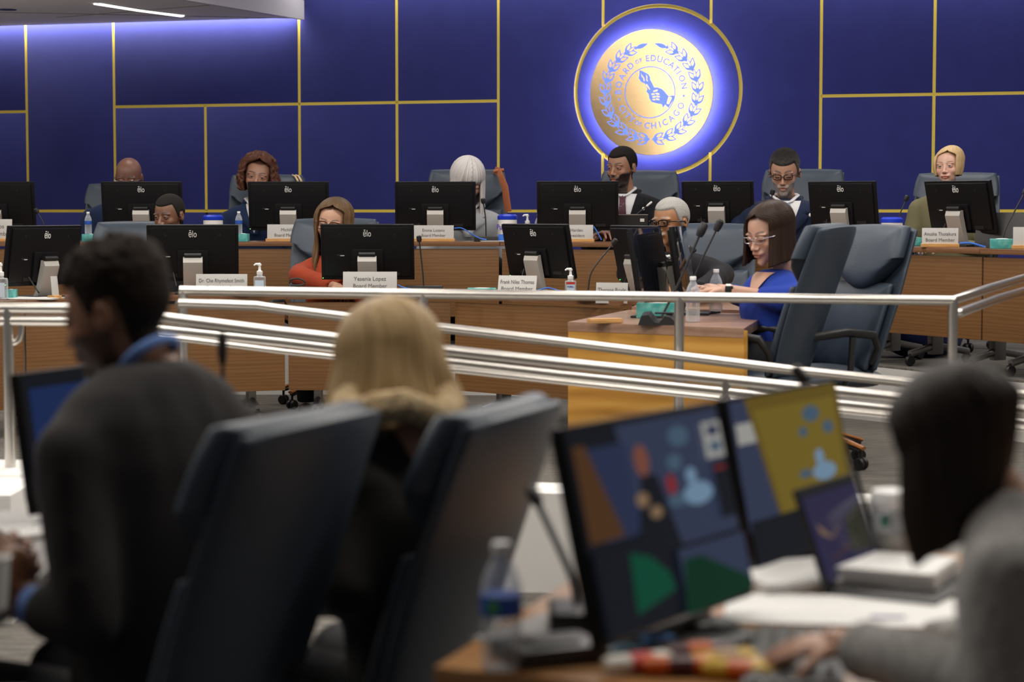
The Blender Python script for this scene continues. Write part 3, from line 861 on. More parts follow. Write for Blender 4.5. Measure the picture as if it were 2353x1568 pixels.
    for k in range(n):
        a = 2*pi*k/n
        for r, y in ((RD*.93, yd+.045), (RD*.955, yd+.045), (RD*.955, yd+.02), (RD*.93, yd+.02)): v.append((r*math.cos(a), y, r*math.sin(a)))
    for k in range(n):
        k2 = (k+1) % n
        for j in range(4): f.append((k*4+j, k2*4+j, k2*4+(j+1) % 4, k*4+(j+1) % 4))
    g.add(v, f); part('light_ring', g, mat('led ring', (1, 1, 1), .5, emit=(.70, .66, 1.0), es=LED), root)
LED = 75
seal()
# ---------------------------------------------------------------- ceilings
ZC = whit(690, 43)[1]
w1 = whit(690, 43); W1 = Vector((w1[0]*math.cos(BETA), YW-w1[0]*math.sin(BETA), ZC))
d = P(430, 0, 1)-EYE; W2 = EYE+d*((ZC-EYE.z)/d.z); W2.z = ZC
dv = (W2-W1).normalized(); W3 = W1+dv*9
wd = Vector((math.cos(BETA), -math.sin(BETA), 0)); wn = Vector((-math.sin(BETA), -math.cos(BETA), 0))
A0 = W1-wd*4.5
g = G(); poly = [(W1+wn*.10-dv*0)[:2], (W3)[:2], (W3-wd*8)[:2], (A0-wd*2+wn*.10)[:2]]
g.prism([tuple(p) for p in poly[::-1]], .12, 0, MT(0, 0, ZC)); struct('ceiling', g, M_ceil, smooth=False)
g = G()   # fascia along the ceiling's open edge
a = W1+wn*.02; b = W3; sdv = dv.cross(Vector((0, 0, 1)))
for p0, p1, t0, t1 in ((a, b, 0, .17),):
    q = Vector((-sdv.x, -sdv.y, 0)).normalized()
    if q.x < 0: q = -q
    v = [p0+Vector((0, 0, -.012)), p1+Vector((0, 0, -.012)), p1+q*.05+Vector((0, 0, -.012)), p0+q*.05+Vector((0, 0, -.012))]
    v = [x[:] for x in v]+[(x+Vector((0, 0, t1)))[:] for x in v]
    g.add(v, [(0, 1, 2, 3), (7, 6, 5, 4), (0, 4, 5, 1), (1, 5, 6, 2), (2, 6, 7, 3), (3, 7, 4, 0)])
struct('trim_40', g, M_fascia, smooth=False)
# seams of the ceiling tiles
for k, (p0, p1) in enumerate((((0, 28), (680, 42)), ((130, 40), (500, 10)))):
    pts = []
    for q in (p0, p1):
        dd = P(q[0], q[1], 1)-EYE; pts.append(EYE+dd*((ZC-.001-EYE.z)/dd.z))
    g = G(); g.tube(pts, .004, 4); struct('trim_%d' % (41+k), g, mat('seam', (.2, .19, .18), .9))
g = G(); poly = [(-9, -1.5), (9, -1.5), (9, 14.0), (-9, 19.0)]
g.prism([(x, y) for x, y in poly], .1, 0, MT(0, 0, 3.62)); struct('ceiling.001', g, M_ceil, smooth=False)
# slim lamp in the low ceiling
pts = []
for q in ((222, 9), (318, 24), (417, 37)):
    dd = P(q[0], q[1], 1)-EYE; pts.append(EYE+dd*((ZC-.006-EYE.z)/dd.z))
root = thing('ceiling_lamp', 'slim glowing white strip lamp set in the low ceiling at top left', 'ceiling light', pts[0][:])
g = G(); g.tube([pts[0], pts[1], pts[2]], .034, 12, flat=.25, up=Vector((0, 0, 1))); part('diffuser', g, mat('lamp diffuser', (1, 1, 1), .5, emit=(1, .97, .93), es=3.2), root, off=root.location[:])
g = G(); g.tube([pts[0]+Vector((0, 0, .008)), pts[2]+Vector((0, 0, .008))], .042, 12, flat=.15); part('housing', g, M_fascia, root, off=root.location[:])
dd = P(17, 23, 1)-EYE; q = EYE+dd*((ZC-.004-EYE.z)/dd.z)
g = G(); g.lathe([(.0001, 0), (.075, 0), (.085, .01)], 24); tag(part('ceiling_speaker', g, M_black, loc=q), 'small round dark grille in the low ceiling at far left', 'speaker')
# ---------------------------------------------------------------- floors, dais, ramp
ROW2 = [(-420, 13.6), (-60, 13.8), (370, 13.9), (760, 13.9), (1148, 13.85), (1500, 13.35), (1800, 12.75), (2024, 12.1), (2250, 11.35), (2600, 10.3)]
def xy(px, Y): return Vector((GX(px, Y), Y))
g = G(); front = [xy(p, y) for p, y in ROW2]
fp = [(q.x, q.y-.06) for q in front]
poly = [(-9, 13.4)]+[(-5.2, 13.4)]+fp[1:]+[(9, 8.0), (9, 15.2), (-9, 20.2)]
g.prism(poly, .33, 0, MT(0, 0, 0)); struct('floor_dais', g, M_riserw, smooth=False)
g = G(); g.prism([(x, y+.01 if i not in (0,) else y) for i, (x, y) in enumerate(poly)], .012, 0, MT(0, 0, .33)); struct('floor_dais_carpet', g, M_carpet, smooth=False)
g = G(); g.box((0, 14.5, -.05), (18, 11.8, .1)); struct('floor', g, M_carpet, smooth=False)
g = G(); g.box((0, 3.2, -.22), (18, 8.9, .1)); struct('floor.001', g, M_carpet, smooth=False)
g = G(); v = [(-9, 7.6, .02), (-1.6, 7.6, .02), (4, 7.6, -.165), (9, 7.6, -.165), (-9, 8.62, .02), (-1.6, 8.62, .02), (4, 8.62, -.165), (9, 8.62, -.165)]
g.add(v, [(0, 1, 5, 4), (1, 2, 6, 5), (2, 3, 7, 6)]); struct('floor_ramp', g, M_carpet, smooth=False)
def zc(x): return .283-.034*(x+2.0)
g = G(); xs = [-1.75, 6]
v = []
for x in xs:
    z = zc(x)
    for y, zz in ((7.5, -.17), (7.5, z), (7.8, z), (7.8, -.17)): v.append((x, y, zz))
g.add(v, [(0, 1, 5, 4), (1, 2, 6, 5), (2, 3, 7, 6), (3, 2, 1, 0), (4, 5, 6, 7)]); struct('floor_ramp_curb', g, M_curb, smooth=False)
g = G(); g.box((-4.4, 7.4, .06), (5.3, 1.0, .46), .01); struct('floor_landing_curb', g, M_curb)
# ---------------------------------------------------------------- stainless handrails
M_steel = mat('brushed steel', (.66, .63, .59), .3, metal=1, bump=(260, .05))
def rails():
    def pts(l, Y): return [P(p[0], p[1], (p[2] if len(p) > 2 else Y)) for p in l]
    r = .0215
    y1 = 8.6
    rt = thing('handrail', 'long steel handrail with level top rail standing behind the ramp, nearest the desks', 'railing', P(972, 1000, y1)[:2]+(-.05,) if False else (P(972, 1000, y1).x, y1, -.1))
    of = rt.location[:]
    g = G(); g.tube(pts([(413, 668), (1180, 678), (2189, 691)], y1)+[P(2270, 664, 9.35), P(2380, 631, 10.8), P(2480, 600, 12)], r, 16); g.ell(P(2189, 691, y1), (r*1.02,)*3); part('top_rail', g, M_steel, rt, off=of)
    g = G(); a = pts([(413, 697), (590, 703), (640, 710), (1280, 785), (1827, 852), (2400, 913), (2900, 966)], y1-.07); g.tube([P(413, 700, y1)]+a, r, 16); part('lower_rail', g, M_steel, rt, off=of)
    g = G(); g.tube([P(2204, 719, y1+.02), P(2290, 687, 9.5), P(2400, 655, 10.9)], r, 16); g.ell(P(2204, 719, y1+.02), (r,)*3); part('lower_rail', g, M_steel, rt, off=of)
    for px, py in ((421, 668), (972, 675), (1561, 683), (2190, 691)):
        p = P(px, py, y1); g = G(); g.tube([p, (p.x, p.y, -.1)], r*.98, 16); g.lathe([(.045, 0), (.045, .006)], 20, M=MT(p.x, p.y, -.1)); part('post', g, M_steel, rt, off=of)
    for px, py in ((972, 748), (1561, 820), (2190, 890), (421, 700)):
        g = G(); g.tube([P(px, py, y1), P(px, py+2, y1-.07)], .009, 8); part('bracket', g, M_steel, rt, off=of)
    y2 = 7.66
    rt = thing('handrail', 'sloping steel handrail with two close rails on the near white curb of the ramp', 'railing', (P(972, 1000, y2).x, y2, 0))
    of = rt.location[:]
    g = G(); g.tube(pts([(-600, 706), (190, 709), (373, 730), (640, 763), (1280, 834), (1990, 907), (2450, 953), (2950, 1003)], y2), r, 16); part('top_rail', g, M_steel, rt, off=of)
    g = G(); g.tube(pts([(-600, 735), (190, 738), (373, 757), (640, 785), (1280, 860), (1990, 934), (2450, 981), (2950, 1034)], y2), r*.93, 16); part('lower_rail', g, M_steel, rt, off=of)
    g = G(); g.tube(pts([(230, 759), (373, 774), (640, 807), (1280, 877), (1990, 951), (2450, 998), (2950, 1051)], y2+.1), r*.5, 12); part('rub_rail', g, M_steel, rt, off=of)
    for px, py, zb in ((18, 706, None), (1666, 872, None), (2550, 960, None)):
        p = P(px, py, y2); g = G(); g.tube([p, (p.x, p.y, zc(p.x) if px > 100 else .29)], r, 16); part('post', g, M_steel, rt, off=of)
    g = G(); g.tube(pts([(50, 742), (48, 765), (43, 782), (33, 788), (24, 788)], y2), .012, 10); part('bracket', g, M_steel, rt, off=of)
rails()
# ---------------------------------------------------------------- furniture materials
M_wood = wood('walnut veneer', (.158, .074, .026), (.182, .087, .031), (.205, .10, .038), 1.0, .45, 'X', stretch=13)
M_woodtop = wood('walnut top', (.16, .075, .035), (.19, .09, .045), (.22, .11, .055), 1.0, .25, 'X')
M_maple = wood('honey maple', (.40, .19, .035), (.52, .26, .05), (.60, .32, .07), .6, .35, 'X', stretch=5)
M_maplebase = wood('maple block', (.45, .22, .07), (.58, .31, .11), (.66, .38, .15), 3, .35, 'X')
M_deskfg = wood('oak table top', (.34, .16, .055), (.42, .21, .08), (.5, .27, .11), 1.2, .3, 'X')
M_leather = mat('blue grey leather', (.040, .056, .080), .42, spec=.5, bump=(180, .12))
M_leatherfg = M_leather
M_armblack = mat('arm pad', (.022, .022, .022), .35)
M_leg = mat('grey metal', (.32, .31, .3), .35, metal=.8)
M_caster = mat('caster', (.015, .015, .016), .35)
M_chairwood = wood('chair foot wood', (.3, .1, .035), (.42, .16, .05), (.5, .2, .07), 4, .25, 'X')
M_housing = mat('black monitor housing', (.005, .005, .006), .42, spec=.3)
M_gloss = mat('dark glass screen', (.008, .009, .012), .06, spec=.6, coat=.5)
M_arm = mat('silver stand', (.46, .44, .41), .45, metal=.3)
M_logo = mat('silver print', (.75, .75, .74), .4)
M_led = mat('green led', (.1, .6, .1), .5, emit=(.2, 1, .2), es=2)
M_teal = mat('teal tissue carton', (.05, .34, .33), .6, var=(22, (.18, .52, .48), .42, .62))
M_plate = mat('satin aluminium plate', (.50, .49, .475), .5, metal=.1)
M_ink = mat('dark engraving', (.1, .1, .1), .7)
M_clear0 = mat('clear plastic', (.93, .96, .97), .04, trans=1, ior=1.12, spec=.6)
def clearmat(name, base=.16, tint=(.95, .97, 1)):
    m = bpy.data.materials.new(name); m.use_nodes = True; nt = m.node_tree; N = nt.nodes; L = nt.links
    out = N['Material Output']; tr = N.new('ShaderNodeBsdfTransparent'); tr.inputs[0].default_value = tuple(tint)+(1,)
    gl = N.new('ShaderNodeBsdfPrincipled'); gl.inputs['Base Color'].default_value = (.75, .78, .8, 1); gl.inputs['Roughness'].default_value = .08
    lw = N.new('ShaderNodeLayerWeight'); lw.inputs[0].default_value = .35
    ma = N.new('ShaderNodeMath'); ma.operation = 'MULTIPLY_ADD'; ma.inputs[1].default_value = .6; ma.inputs[2].default_value = base; ma.use_clamp = True
    L.new(lw.outputs['Facing'], ma.inputs[0]); mx = N.new('ShaderNodeMixShader'); L.new(ma.outputs[0], mx.inputs[0]); L.new(tr.outputs[0], mx.inputs[1]); L.new(gl.outputs[0], mx.inputs[2]); L.new(mx.outputs[0], out.inputs['Surface'])
    return m
M_clear = clearmat('clear plastic', .2)
M_water = clearmat('bottle plastic', .22)
M_water0 = mat('bottle plastic', (.9, .94, .96), .05, trans=1, ior=1.22)
M_bluelabel = mat('blue label', (.02, .09, .42), .4)
M_cap = mat('white cap', (.85, .85, .85), .4)
M_bluelid = mat('blue lid', (.01, .04, .55), .35)
M_paper = mat('paper', (.85, .84, .82), .7)
M_bluecable = mat('blue cable', (.03, .15, .6), .45)
M_red = mat('red print', (.6, .02, .02), .5)
M_purple = mat('purple print', (.07, .04, .3), .5)
# ---------------------------------------------------------------- desks
def desk_unit(label, A, B, topz, fz, group, depth=.6, panel_bot=.2, name='bench_desk', top_t=.03, first=False):
    A = Vector(A[:2]); B = Vector(B[:2]); mid = (A+B)/2; L = (B-A).length; rz = math.atan2(B.y-A.y, B.x-A.x)
    rt = thing(name, label, 'desk', (mid.x, mid.y, fz), rz, group)
    h = topz-fz
    g = G(); ov = .0; g.box((0, depth/2, h-top_t/2), (L-.004, depth, top_t), .004); part('worktop', g, M_woodtop, rt)
    g = G(); g.box((0, .035, (panel_bot+h-top_t-.018)/2), (L-.012, .02, h-top_t-.018-panel_bot), .003); part('modesty_panel', g, M_wood, rt)
    for s in (-1, 1):
        g = G(); x = s*(L/2-.16)
        g.box((x, depth*.5, h/2), (.05, .09, h-top_t-.1), .01); part('leg', g, M_leg, rt)
        g = G(); g.tube([(x, .1, .075), (x, depth*.5, .12), (x, depth-.04, .075)], .022, 10); part('foot', g, M_leg, rt)
        for yy in (.1, depth-.05):
            g = G(); g.lathe([(.012, -.014), (.03, -.014), (.034, 0), (.03, .014), (.012, .014)], 16, M=MT(x, yy, .034)@RY(pi/2)); g.tube([(x, yy, .034), (x, yy, .075)], .01, 8); part('caster', g, M_caster, rt)
        g = G(); g.tube([(x, .05, h-.12), (x, .1, h-.12)], .012, 8); part('bracket', g, M_leg, rt)
    return rt
TOPZ2 = 1.065; DZ = .342
lab2 = ['walnut bench desk at far left of the raised back row', 'walnut bench desk before the bald man in the raised back row', 'walnut bench desk before the curly haired woman in the back row', 'walnut bench desk before the white haired woman in the back row',
        'walnut bench desk before the bearded man under the seal', 'walnut bench desk right of the bearded man in the back row', 'walnut bench desk in the back row before the grey bearded man', 'walnut bench desk left under the olive jacketed woman in the back row', 'walnut bench desk at the far right end of the back row']
for i in range(len(ROW2)-1):
    desk_unit(lab2[i], xy(*ROW2[i]), xy(*ROW2[i+1]), TOPZ2, DZ, 'desks of the raised back row')
ROW1 = [(-330, 10.5), (60, 11.25), (372, 11.8), (658, 12.05), (1037, 12.05), (1425, 11.2)]
lab1 = ['walnut bench desk at far left of the front row behind the near steel rail', 'walnut front row desk between the far left desk and the suited man', 'walnut front row desk with the name plate and pump bottle on it', 'walnut front row desk before the woman in the rust top', 'walnut front row desk angled toward the yellow wood desk']
TOPZ1 = .775
for i in range(len(ROW1)-1):
    desk_unit(lab1[i], xy(*ROW1[i]), xy(*ROW1[i+1]), TOPZ1, 0, 'desks of the lower front row', panel_bot=.19 if i else .16)
def quad_desk(label, pts, topz, fz, endcol, name, t=.045, ends=True):
    c = sum((Vector(p) for p in pts), Vector((0, 0)))/4
    rt = thing(name, label, 'desk', (c.x, c.y, fz), 0)
    loc = [(p[0]-c.x, p[1]-c.y) for p in pts]
    h = topz-fz
    g = G(); g.prism(loc, t, 0, MT(0, 0, h-t)); part('worktop', g, M_desktop_gloss, rt, smooth=False)
    d = Vector(loc[1])-Vector(loc[0]); L = d.length; rz = math.atan2(d.y, d.x); m = (Vector(loc[0])+Vector(loc[1]))/2
    g = G(); g.box((0, .022, (h-.012)/2), (L, .04, h-.012), .003); part('end_panel', g, endcol, rt, loc=(m.x, m.y, 0), rot=(0, 0, rz))
    d = Vector(loc[3])-Vector(loc[0]); L = d.length; rz = math.atan2(d.y, d.x); m = (Vector(loc[0])+Vector(loc[3]))/2
    g = G(); g.box((0, -.03, h/2+.03), (L-.1, .02, h-.2), .003); part('modesty_panel', g, M_wood, rt, loc=(m.x, m.y, 0), rot=(0, 0, rz))
    return rt
M_desktop_gloss = wood('pinkish walnut top', (.26, .15, .10), (.32, .19, .13), (.36, .22, .15), .8, .28, 'X')
SL = xy(1305, 9.87); SR = xy(1710, 9.32); S2 = xy(1765, 10.6); S3 = xy(1446, 11.1)
quad_desk('honey maple ended staff desk reaching toward the near rail, with bottles on it', [SL, SR, S2, S3], .73, 0, M_maple, 'staff_desk')
S4 = xy(1775, 12.0); S5 = xy(1500, 12.3)
quad_desk('walnut staff desk behind the honey maple one, under the two men and bottles', [xy(1452, 11.12), xy(1768, 10.64), S4, S5], .745, 0, M_wood, 'staff_desk')
# ---------------------------------------------------------------- swivel chair (faces -Y)
def make_chair(label, lm, loc, rz, group, high=1.0):
    rt = thing('swivel_chair', label, 'chair', loc, rz, group)
    def bend(x, y, z):
        lean = .10+.30*z+.06*z*z
        yy = y - .42*(x*x)*(1.0+.5*z) + lean
        xx = x*(1-.10*max(0, .35-z)/.35)
        zz = z + .10*x*x*4*max(0, z-.45)       # wings rise at the corners
        return (xx, yy+.10, zz+.46)
    g = G(); g.pillow(.60, .74, .05, lambda x, y, z: bend(x, y+.035, z), 30, sq=.5, flatback=True); part('backrest_shell', g, lm, rt, ang=60)
    g = G(); g.pillow(.53, .44, .085, lambda x, y, z: bend(x, y-.01, z+.02), 26, sq=.3); part('lower_cushion', g, lm, rt, ang=60)
    def hbend(x, y, z):
        z2 = z
        if z < .16: z2 = z+(x*x)*2.2*(1-z/.16)
        return bend(x, y-.022+.0, z2+.42)
    g = G(); g.pillow(.59, .33, .13, hbend, 28, sq=.6); part('headrest_cushion', g, lm, rt, ang=60)
    g = G(); g.pillow(.52, .52, .11, lambda x, y, z: (x, -(z-.28)+.02*0, .45+y-.5*x*x*.3+(-.03 if z > .47 else 0)), 26, sq=.3); part('seat', g, lm, rt, ang=60)
    for s in (-1, 1):
        g = G(); g.tube([(s*.24, .20, .52), (s*.29, .20, .60), (s*.31, .16, .665), (s*.315, .0, .685), (s*.31, -.2, .665), (s*.30, -.25, .64)], [.016, .018, .022, .024, .022, .014], 12, flat=.7); part('armrest', g, M_armblack, rt)
        g = G(); g.tube([(s*.2, 0, .41), (s*.29, .0, .42), (s*.315, .02, .50), (s*.315, .03, .66)], .016, 10); part('arm_support', g, M_armblack, rt)
    g = G(); g.lathe([(.03, .14), (.03, .26), (.022, .27), (.022, .40)], 18); g.box((0, 0, .40), (.2, .26, .03), .01); part('column', g, M_caster, rt)
    for i in range(5):
        a = 2*pi*i/5+.35; dx, dy = math.cos(a), math.sin(a)
        g = G(); g.tube([(0, 0, .145), (dx*.16, dy*.16, .135), (dx*.31, dy*.31, .095)], [.034, .03, .022], 12, flat=.55)
        p = part('base_leg', g, M_caster, rt)
        g = G(); g.tube([(dx*.05, dy*.05, .16), (dx*.17, dy*.17, .152), (dx*.325, dy*.325, .108)], [.026, .026, .02], 12, flat=.5); part('wood_cap', g, M_chairwood, p)
        g = G(); cx, cy = dx*.31, dy*.31
        for o_ in (-.017, .017): g.lathe([(.006, -.011), (.026, -.011), (.031, -.004), (.031, .004), (.026, .011), (.006, .011)], 18, M=MT(cx-dy*o_, cy+dx*o_, .031)@RZ(a)@RX(pi/2))
        g.tube([(cx, cy, .035), (cx, cy, .09)], .008, 8); part('caster', g, M_caster, p)
    return rt
# ---------------------------------------------------------------- monitors (back faces -Y, screen faces +Y)
def make_monitor(label, loc, rz, W=.575, H=.352, lift=.10, lean=14, group=None, name='monitor', logo=True, led=True, pic=None, arm=True):
    rt = thing(name, label, 'monitor', loc, rz, group)
    Mx = MT(0, 0, lift)@RX(R(lean))
    g = G(); g.box((0, -.012, H/2), (W, .022, H), .008, M=Mx)
    g.box((0, -.028, H*.52), (W*.93, .018, H*.88), .012, M=Mx); g.box((0, -.04, H*.32), (W*.34, .022, H*.5), .012, M=Mx)
    hs = part('housing', g, M_housing, rt)
    g = G(); g.box((0, .001, H/2), (W-.006, .004, H-.006), .001, M=Mx); scn = part('screen', g, M_gloss, rt)
    g = G()
    if logo:
        v, f = text_geo('\u0113lo', .058, .0008, bold=.0002, sx=.66); g.add(v, f, 0, Mx@MT(0, -.0385, H*.845)@RX(pi/2)); part('logo', g, M_logo, rt, smooth=False)
        g = G(); g.box((-W*.27, -.038, H*.45), (.026, .003, .004), M=Mx); g.box((-W*.30, -.038, H*.46), (.03, .002, .01), M=Mx, mi=1); part('rating_label', g, [M_logo, M_armblack], rt, smooth=False)
        g = G()
        for x in (-.17, .17): g.box((x*W/.575, -.0375, H*.83), (.012, .002, .012), .0, M=Mx)
        g.box((W*.28, -.038, H*.12), (.07, .004, .02), M=Mx); g.box((-W*.22, -.038, H*.12), (.07, .004, .02), M=Mx); part('port_cover', g, M_black, rt, smooth=False)
    if led:
        g = G(); g.ell((-W*.485, -.024, .012), (.003,)*3, M=Mx, nu=8, nv=6); part('power_light', g, M_led, rt)
    if arm:
        zt = lift+H*.40; yt = -.075-math.sin(R(lean))*H*.4
        g = G(); g.tube([(-.05, yt-.006, zt+.014), (.05, yt-.006, zt+.014)], .014, 14); part('hinge', g, M_black, rt)
        g = G(); prof = [(yt+.012, zt+.004), (yt-.012, zt-.002), (yt-.02, zt-.03), (yt+.03, .03), (yt+.05, .004), (yt+.085, .004), (yt+.06, .04), (yt+.018, zt-.03)]
        n = len(prof); v = [(-.058, y, z) for y, z in prof]+[(.058, y, z) for y, z in prof]
        g.add(v, [tuple(range(n)), tuple(range(2*n-1, n-1, -1))]+[(k, n+k, n+(k+1) % n, (k+1) % n) for k in range(n)]); part('stand_arm', g, M_arm, rt, ang=25)
        g = G(); g.box((0, yt+.10, .006), (.22, .22, .012), .004); part('stand_base', g, M_black, rt)
        g = G(); g.tube([(-.12, yt+.05, lift+.05), (-.10, yt+.0, lift-.03), (-.02, yt+.06, .02), (.05, yt+.12, .012)], .004, 6); part('cable', g, M_black, rt)
    return rt, scn, Mx
def place_monitor(label, px, Y, rz, topy, deskz, group=None, W=.575, H=.352, lean=14, **kw):
    zt = P(px, topy, Y).z
    lift = max(.03, zt-deskz-H*math.cos(R(lean)))
    x = P(px, topy, Y).x
    # the panel's top leans towards -Y of the monitor: keep its middle on px
    return make_monitor(label, (x, Y, deskz), R(rz), W, H, lift, lean, group, **kw)
gb = 'back-row touch monitors'
for lb, px, Y, rz, ty in (
    ('black monitor cut by the left picture edge in the back row', -9, 14.25, 0, 417),
    ('black monitor in front of the bald man in the back row', 329, 14.25, 0, 417),
    ('black monitor in front of the curly haired woman', 665, 14.25, 0, 417),
    ('black monitor hiding the white haired woman\'s face', 1001, 14.25, 0, 417),
    ('black monitor beside the bearded man under the seal', 1328, 14.1, -4, 416),
    ):
    place_monitor(lb, px, Y, rz, ty, TOPZ2, gb, lean=10 if Y > 13.7 else 13)
gf = 'front-row touch monitors'
for lb, px, Y, rz, ty, W in (
    ('black monitor right behind the suited man\'s head in the lower row', 443, 12.15, 8, 515, .55),
    ('black monitor in front of the woman in the rust top', 846, 12.35, 0, 514, .575)):
    place_monitor(lb, px, Y, rz, ty, TOPZ1, gf, W=W, lean=13)
def fitted(label, x, y, z, rz, lean, W, H, Yn, deskz, group, **kw):
    k = Yn/y; q = EYE+(Vector((x, y, z))-EYE)*k
    return make_monitor(label, (q.x, q.y, deskz), R(rz), W*k, H*k, q.z-deskz, lean, group, **kw)
for a in (('black monitor between the bearded man and the grey bearded man', 1.643, 15.823, 1.173, -17.1, 11.8, 14.1, TOPZ2, gb, {}),
          ('black monitor right of the grey bearded man in navy suit', 2.532, 15.117, 1.159, -39, 10, 13.3, TOPZ2, gb, {}),
          ('black monitor in front of the blonde bob woman in olive', 2.995, 13.145, 1.140, -56, 13.4, 12.1, TOPZ2, gb, {}),
          ('black monitor at far left of the lower row, turned right', -2.757, 11.577, .851, 58, 9, 11.6, TOPZ1, gf, {}),
          ('black monitor left of the labelled pump bottle, lower row, turned left', .206, 12.674, .858, -44.6, 12.9, 12.2, TOPZ1, gf, {}),
          ('black monitor seen from behind, leftmost in the cluster before the old man', .809, 11.973, .852, -63.9, 12.5, 11.7, TOPZ1, gf, dict(logo=False)),
          ('dark glossy touch screen facing right on the staff desk, reflecting a bottle', .750, 10.372, .845, -108.5, 9, 10.3, .73, 'dark screens on the staff desk', dict(logo=False, led=False)),
          ('narrow edge-on dark screen before the old man in glasses', .914, 10.25, .856, -101.2, 9, 10.6, .73, 'dark screens on the staff desk', dict(logo=False, led=False))):
    fitted(a[0], a[1], a[2], a[3], a[4], a[5], .575, .352, a[6], a[7], a[8], **a[9])
# ---------------------------------------------------------------- small things
def snap(p, zt=None):
    if zt is not None: p.z = zt; return p
    t = TOPZ2 if p.z > .92 else (TOPZ1 if p.x < .62 else (.73 if p.y < 10.45 else .745))
    if abs(p.z-t) < .17: p.z = t+.001
    return p
def nameplate(label, px, py_bot, Y, w_px, h_px, l1, l2, rz=0, tilt=8, base=True, name='name_plate', fs=1.0, base_py=None):
    s = Y/F; W = w_px*s/max(.5, math.cos(R(rz))); H = h_px*s
    p = snap(P(px, py_bot, Y))
    if base: p.z += .017
    rt = thing(name, label, 'name plate', (p.x, p.y, p.z), R(rz))
    z0 = .018 if base else 0
    Mx = MT(0, 0, z0-.018)@RX(R(-tilt))
    g = G(); g.box((0, 0, H/2), (W, .004, H), .001, M=Mx); part('plate', g, M_plate, rt)
    g = G()
    for t_, zz in ((l1, .63), (l2, .26)):
        v, f = text_geo(t_, H*.30*fs, .0005, bold=.0, sx=.95); wx = np.ptp(v[:, 0])+1e-6 if len(v) else 1; v[:, 0] *= min(1, W*.88/wx) if len(v) else 1; g.add(v, f, 0, Mx@MT(0, -.003, H*zz)@RX(pi/2))
    part('lettering', g, M_ink, rt, smooth=False)
    if base:
        g = G(); g.box((0, .01, -.006), (W*1.06, .07, .022), .004); part('plate_base', g, M_maplebase, rt)
    return rt
nameplate('name plate at the left picture edge of the back row', -12, 543, 13.98, 78, 46, 'ma Rios', 'Board Member')
nameplate('name plate before the curly haired woman, half hidden by a chair', 660, 548, 13.95, 92, 34, 'Michilla', 'Board Member')
nameplate('name plate under the white haired woman\'s monitor', 996, 546, 13.95, 93, 32, 'Emma Lozano', 'Board Member')
nameplate('name plate under the bearded man\'s monitor', 1325, 548, 13.75, 76, 34, 'Harden', 'President')
nameplate('name plate in front of the blonde bob woman\'s monitor', 2160, 562, 11.75, 80, 38, 'Anusha Thotakura', 'Board Member', rz=-12)
nameplate('name plate cut by the right picture edge in the back row', 2372, 573, 11.2, 84, 44, 'E', 'Board', rz=-14)
nameplate('name plate on the front row desk beside the clear pump bottle', 509, 668, 11.95, 118, 42, 'Dr. Che Rhymefest Smith', 'Board Member', fs=.95)
nameplate('name plate in front of the rust topped woman\'s monitor', 850, 669, 12.1, 124, 45, 'Yesenia Lopez', 'Board Member')
nameplate('shiny name plate leaning beside the long teal tissue carton', 1187, 672, 11.75, 88, 43, 'Frank Niles Thomas', 'Board Member', rz=-14, tilt=18)
nameplate('grey name plate before the dark screens of the staff desk', 1405, 690, 11.25, 72, 48, 'Therese Boyle', 'Board Member', rz=-16, base=False)
nameplate('slim name plate seen edge-on before the far left front row monitor', 128, 686, 11.4, 12, 46, '', '', rz=50)
def tissue(label, px, py, Y, w, h, rz=0, d=.12):
    s = Y/F; p = snap(P(px, py, Y)); W = w*s; H = h*s
    rt = thing('tissue_box', label, 'tissue box', p[:], R(rz), 'teal tissue boxes')
    g = G(); g.box((0, d/2, H/2), (W, d, H), .003); part('carton', g, M_teal, rt)
    g = G(); g.ell((0, d/2, H), (W*.28, d*.18, .003)); part('opening', g, M_paper, rt)
tissue('teal tissue box under the water bottle before the bald man', 202, 553, 13.95, 28, 17)
tissue('teal tissue box under the water bottle before the curly haired woman', 555, 553, 13.95, 27, 18)
tissue('small teal tissue box left of the blonde bob woman\'s name plate', 2105, 569, 12.3, 26, 19)
tissue('teal tissue box before the name plate at the right picture edge', 2303, 575, 11.35, 54, 22, rz=-12)
tissue('teal tissue box beside the rust topped woman\'s elbow', 720, 661, 12.1, 62, 10)
tissue('long teal tissue box left of the shiny name plate', 1107, 668, 11.9, 66, 16)
tissue('teal tissue box beside the pump bottle at far left', 20, 688, 11.35, 18, 22)
tissue('big teal tissue box on the staff desk behind the microphone base', 1510, 727, 10.2, 96, 34, rz=-8, d=.13)
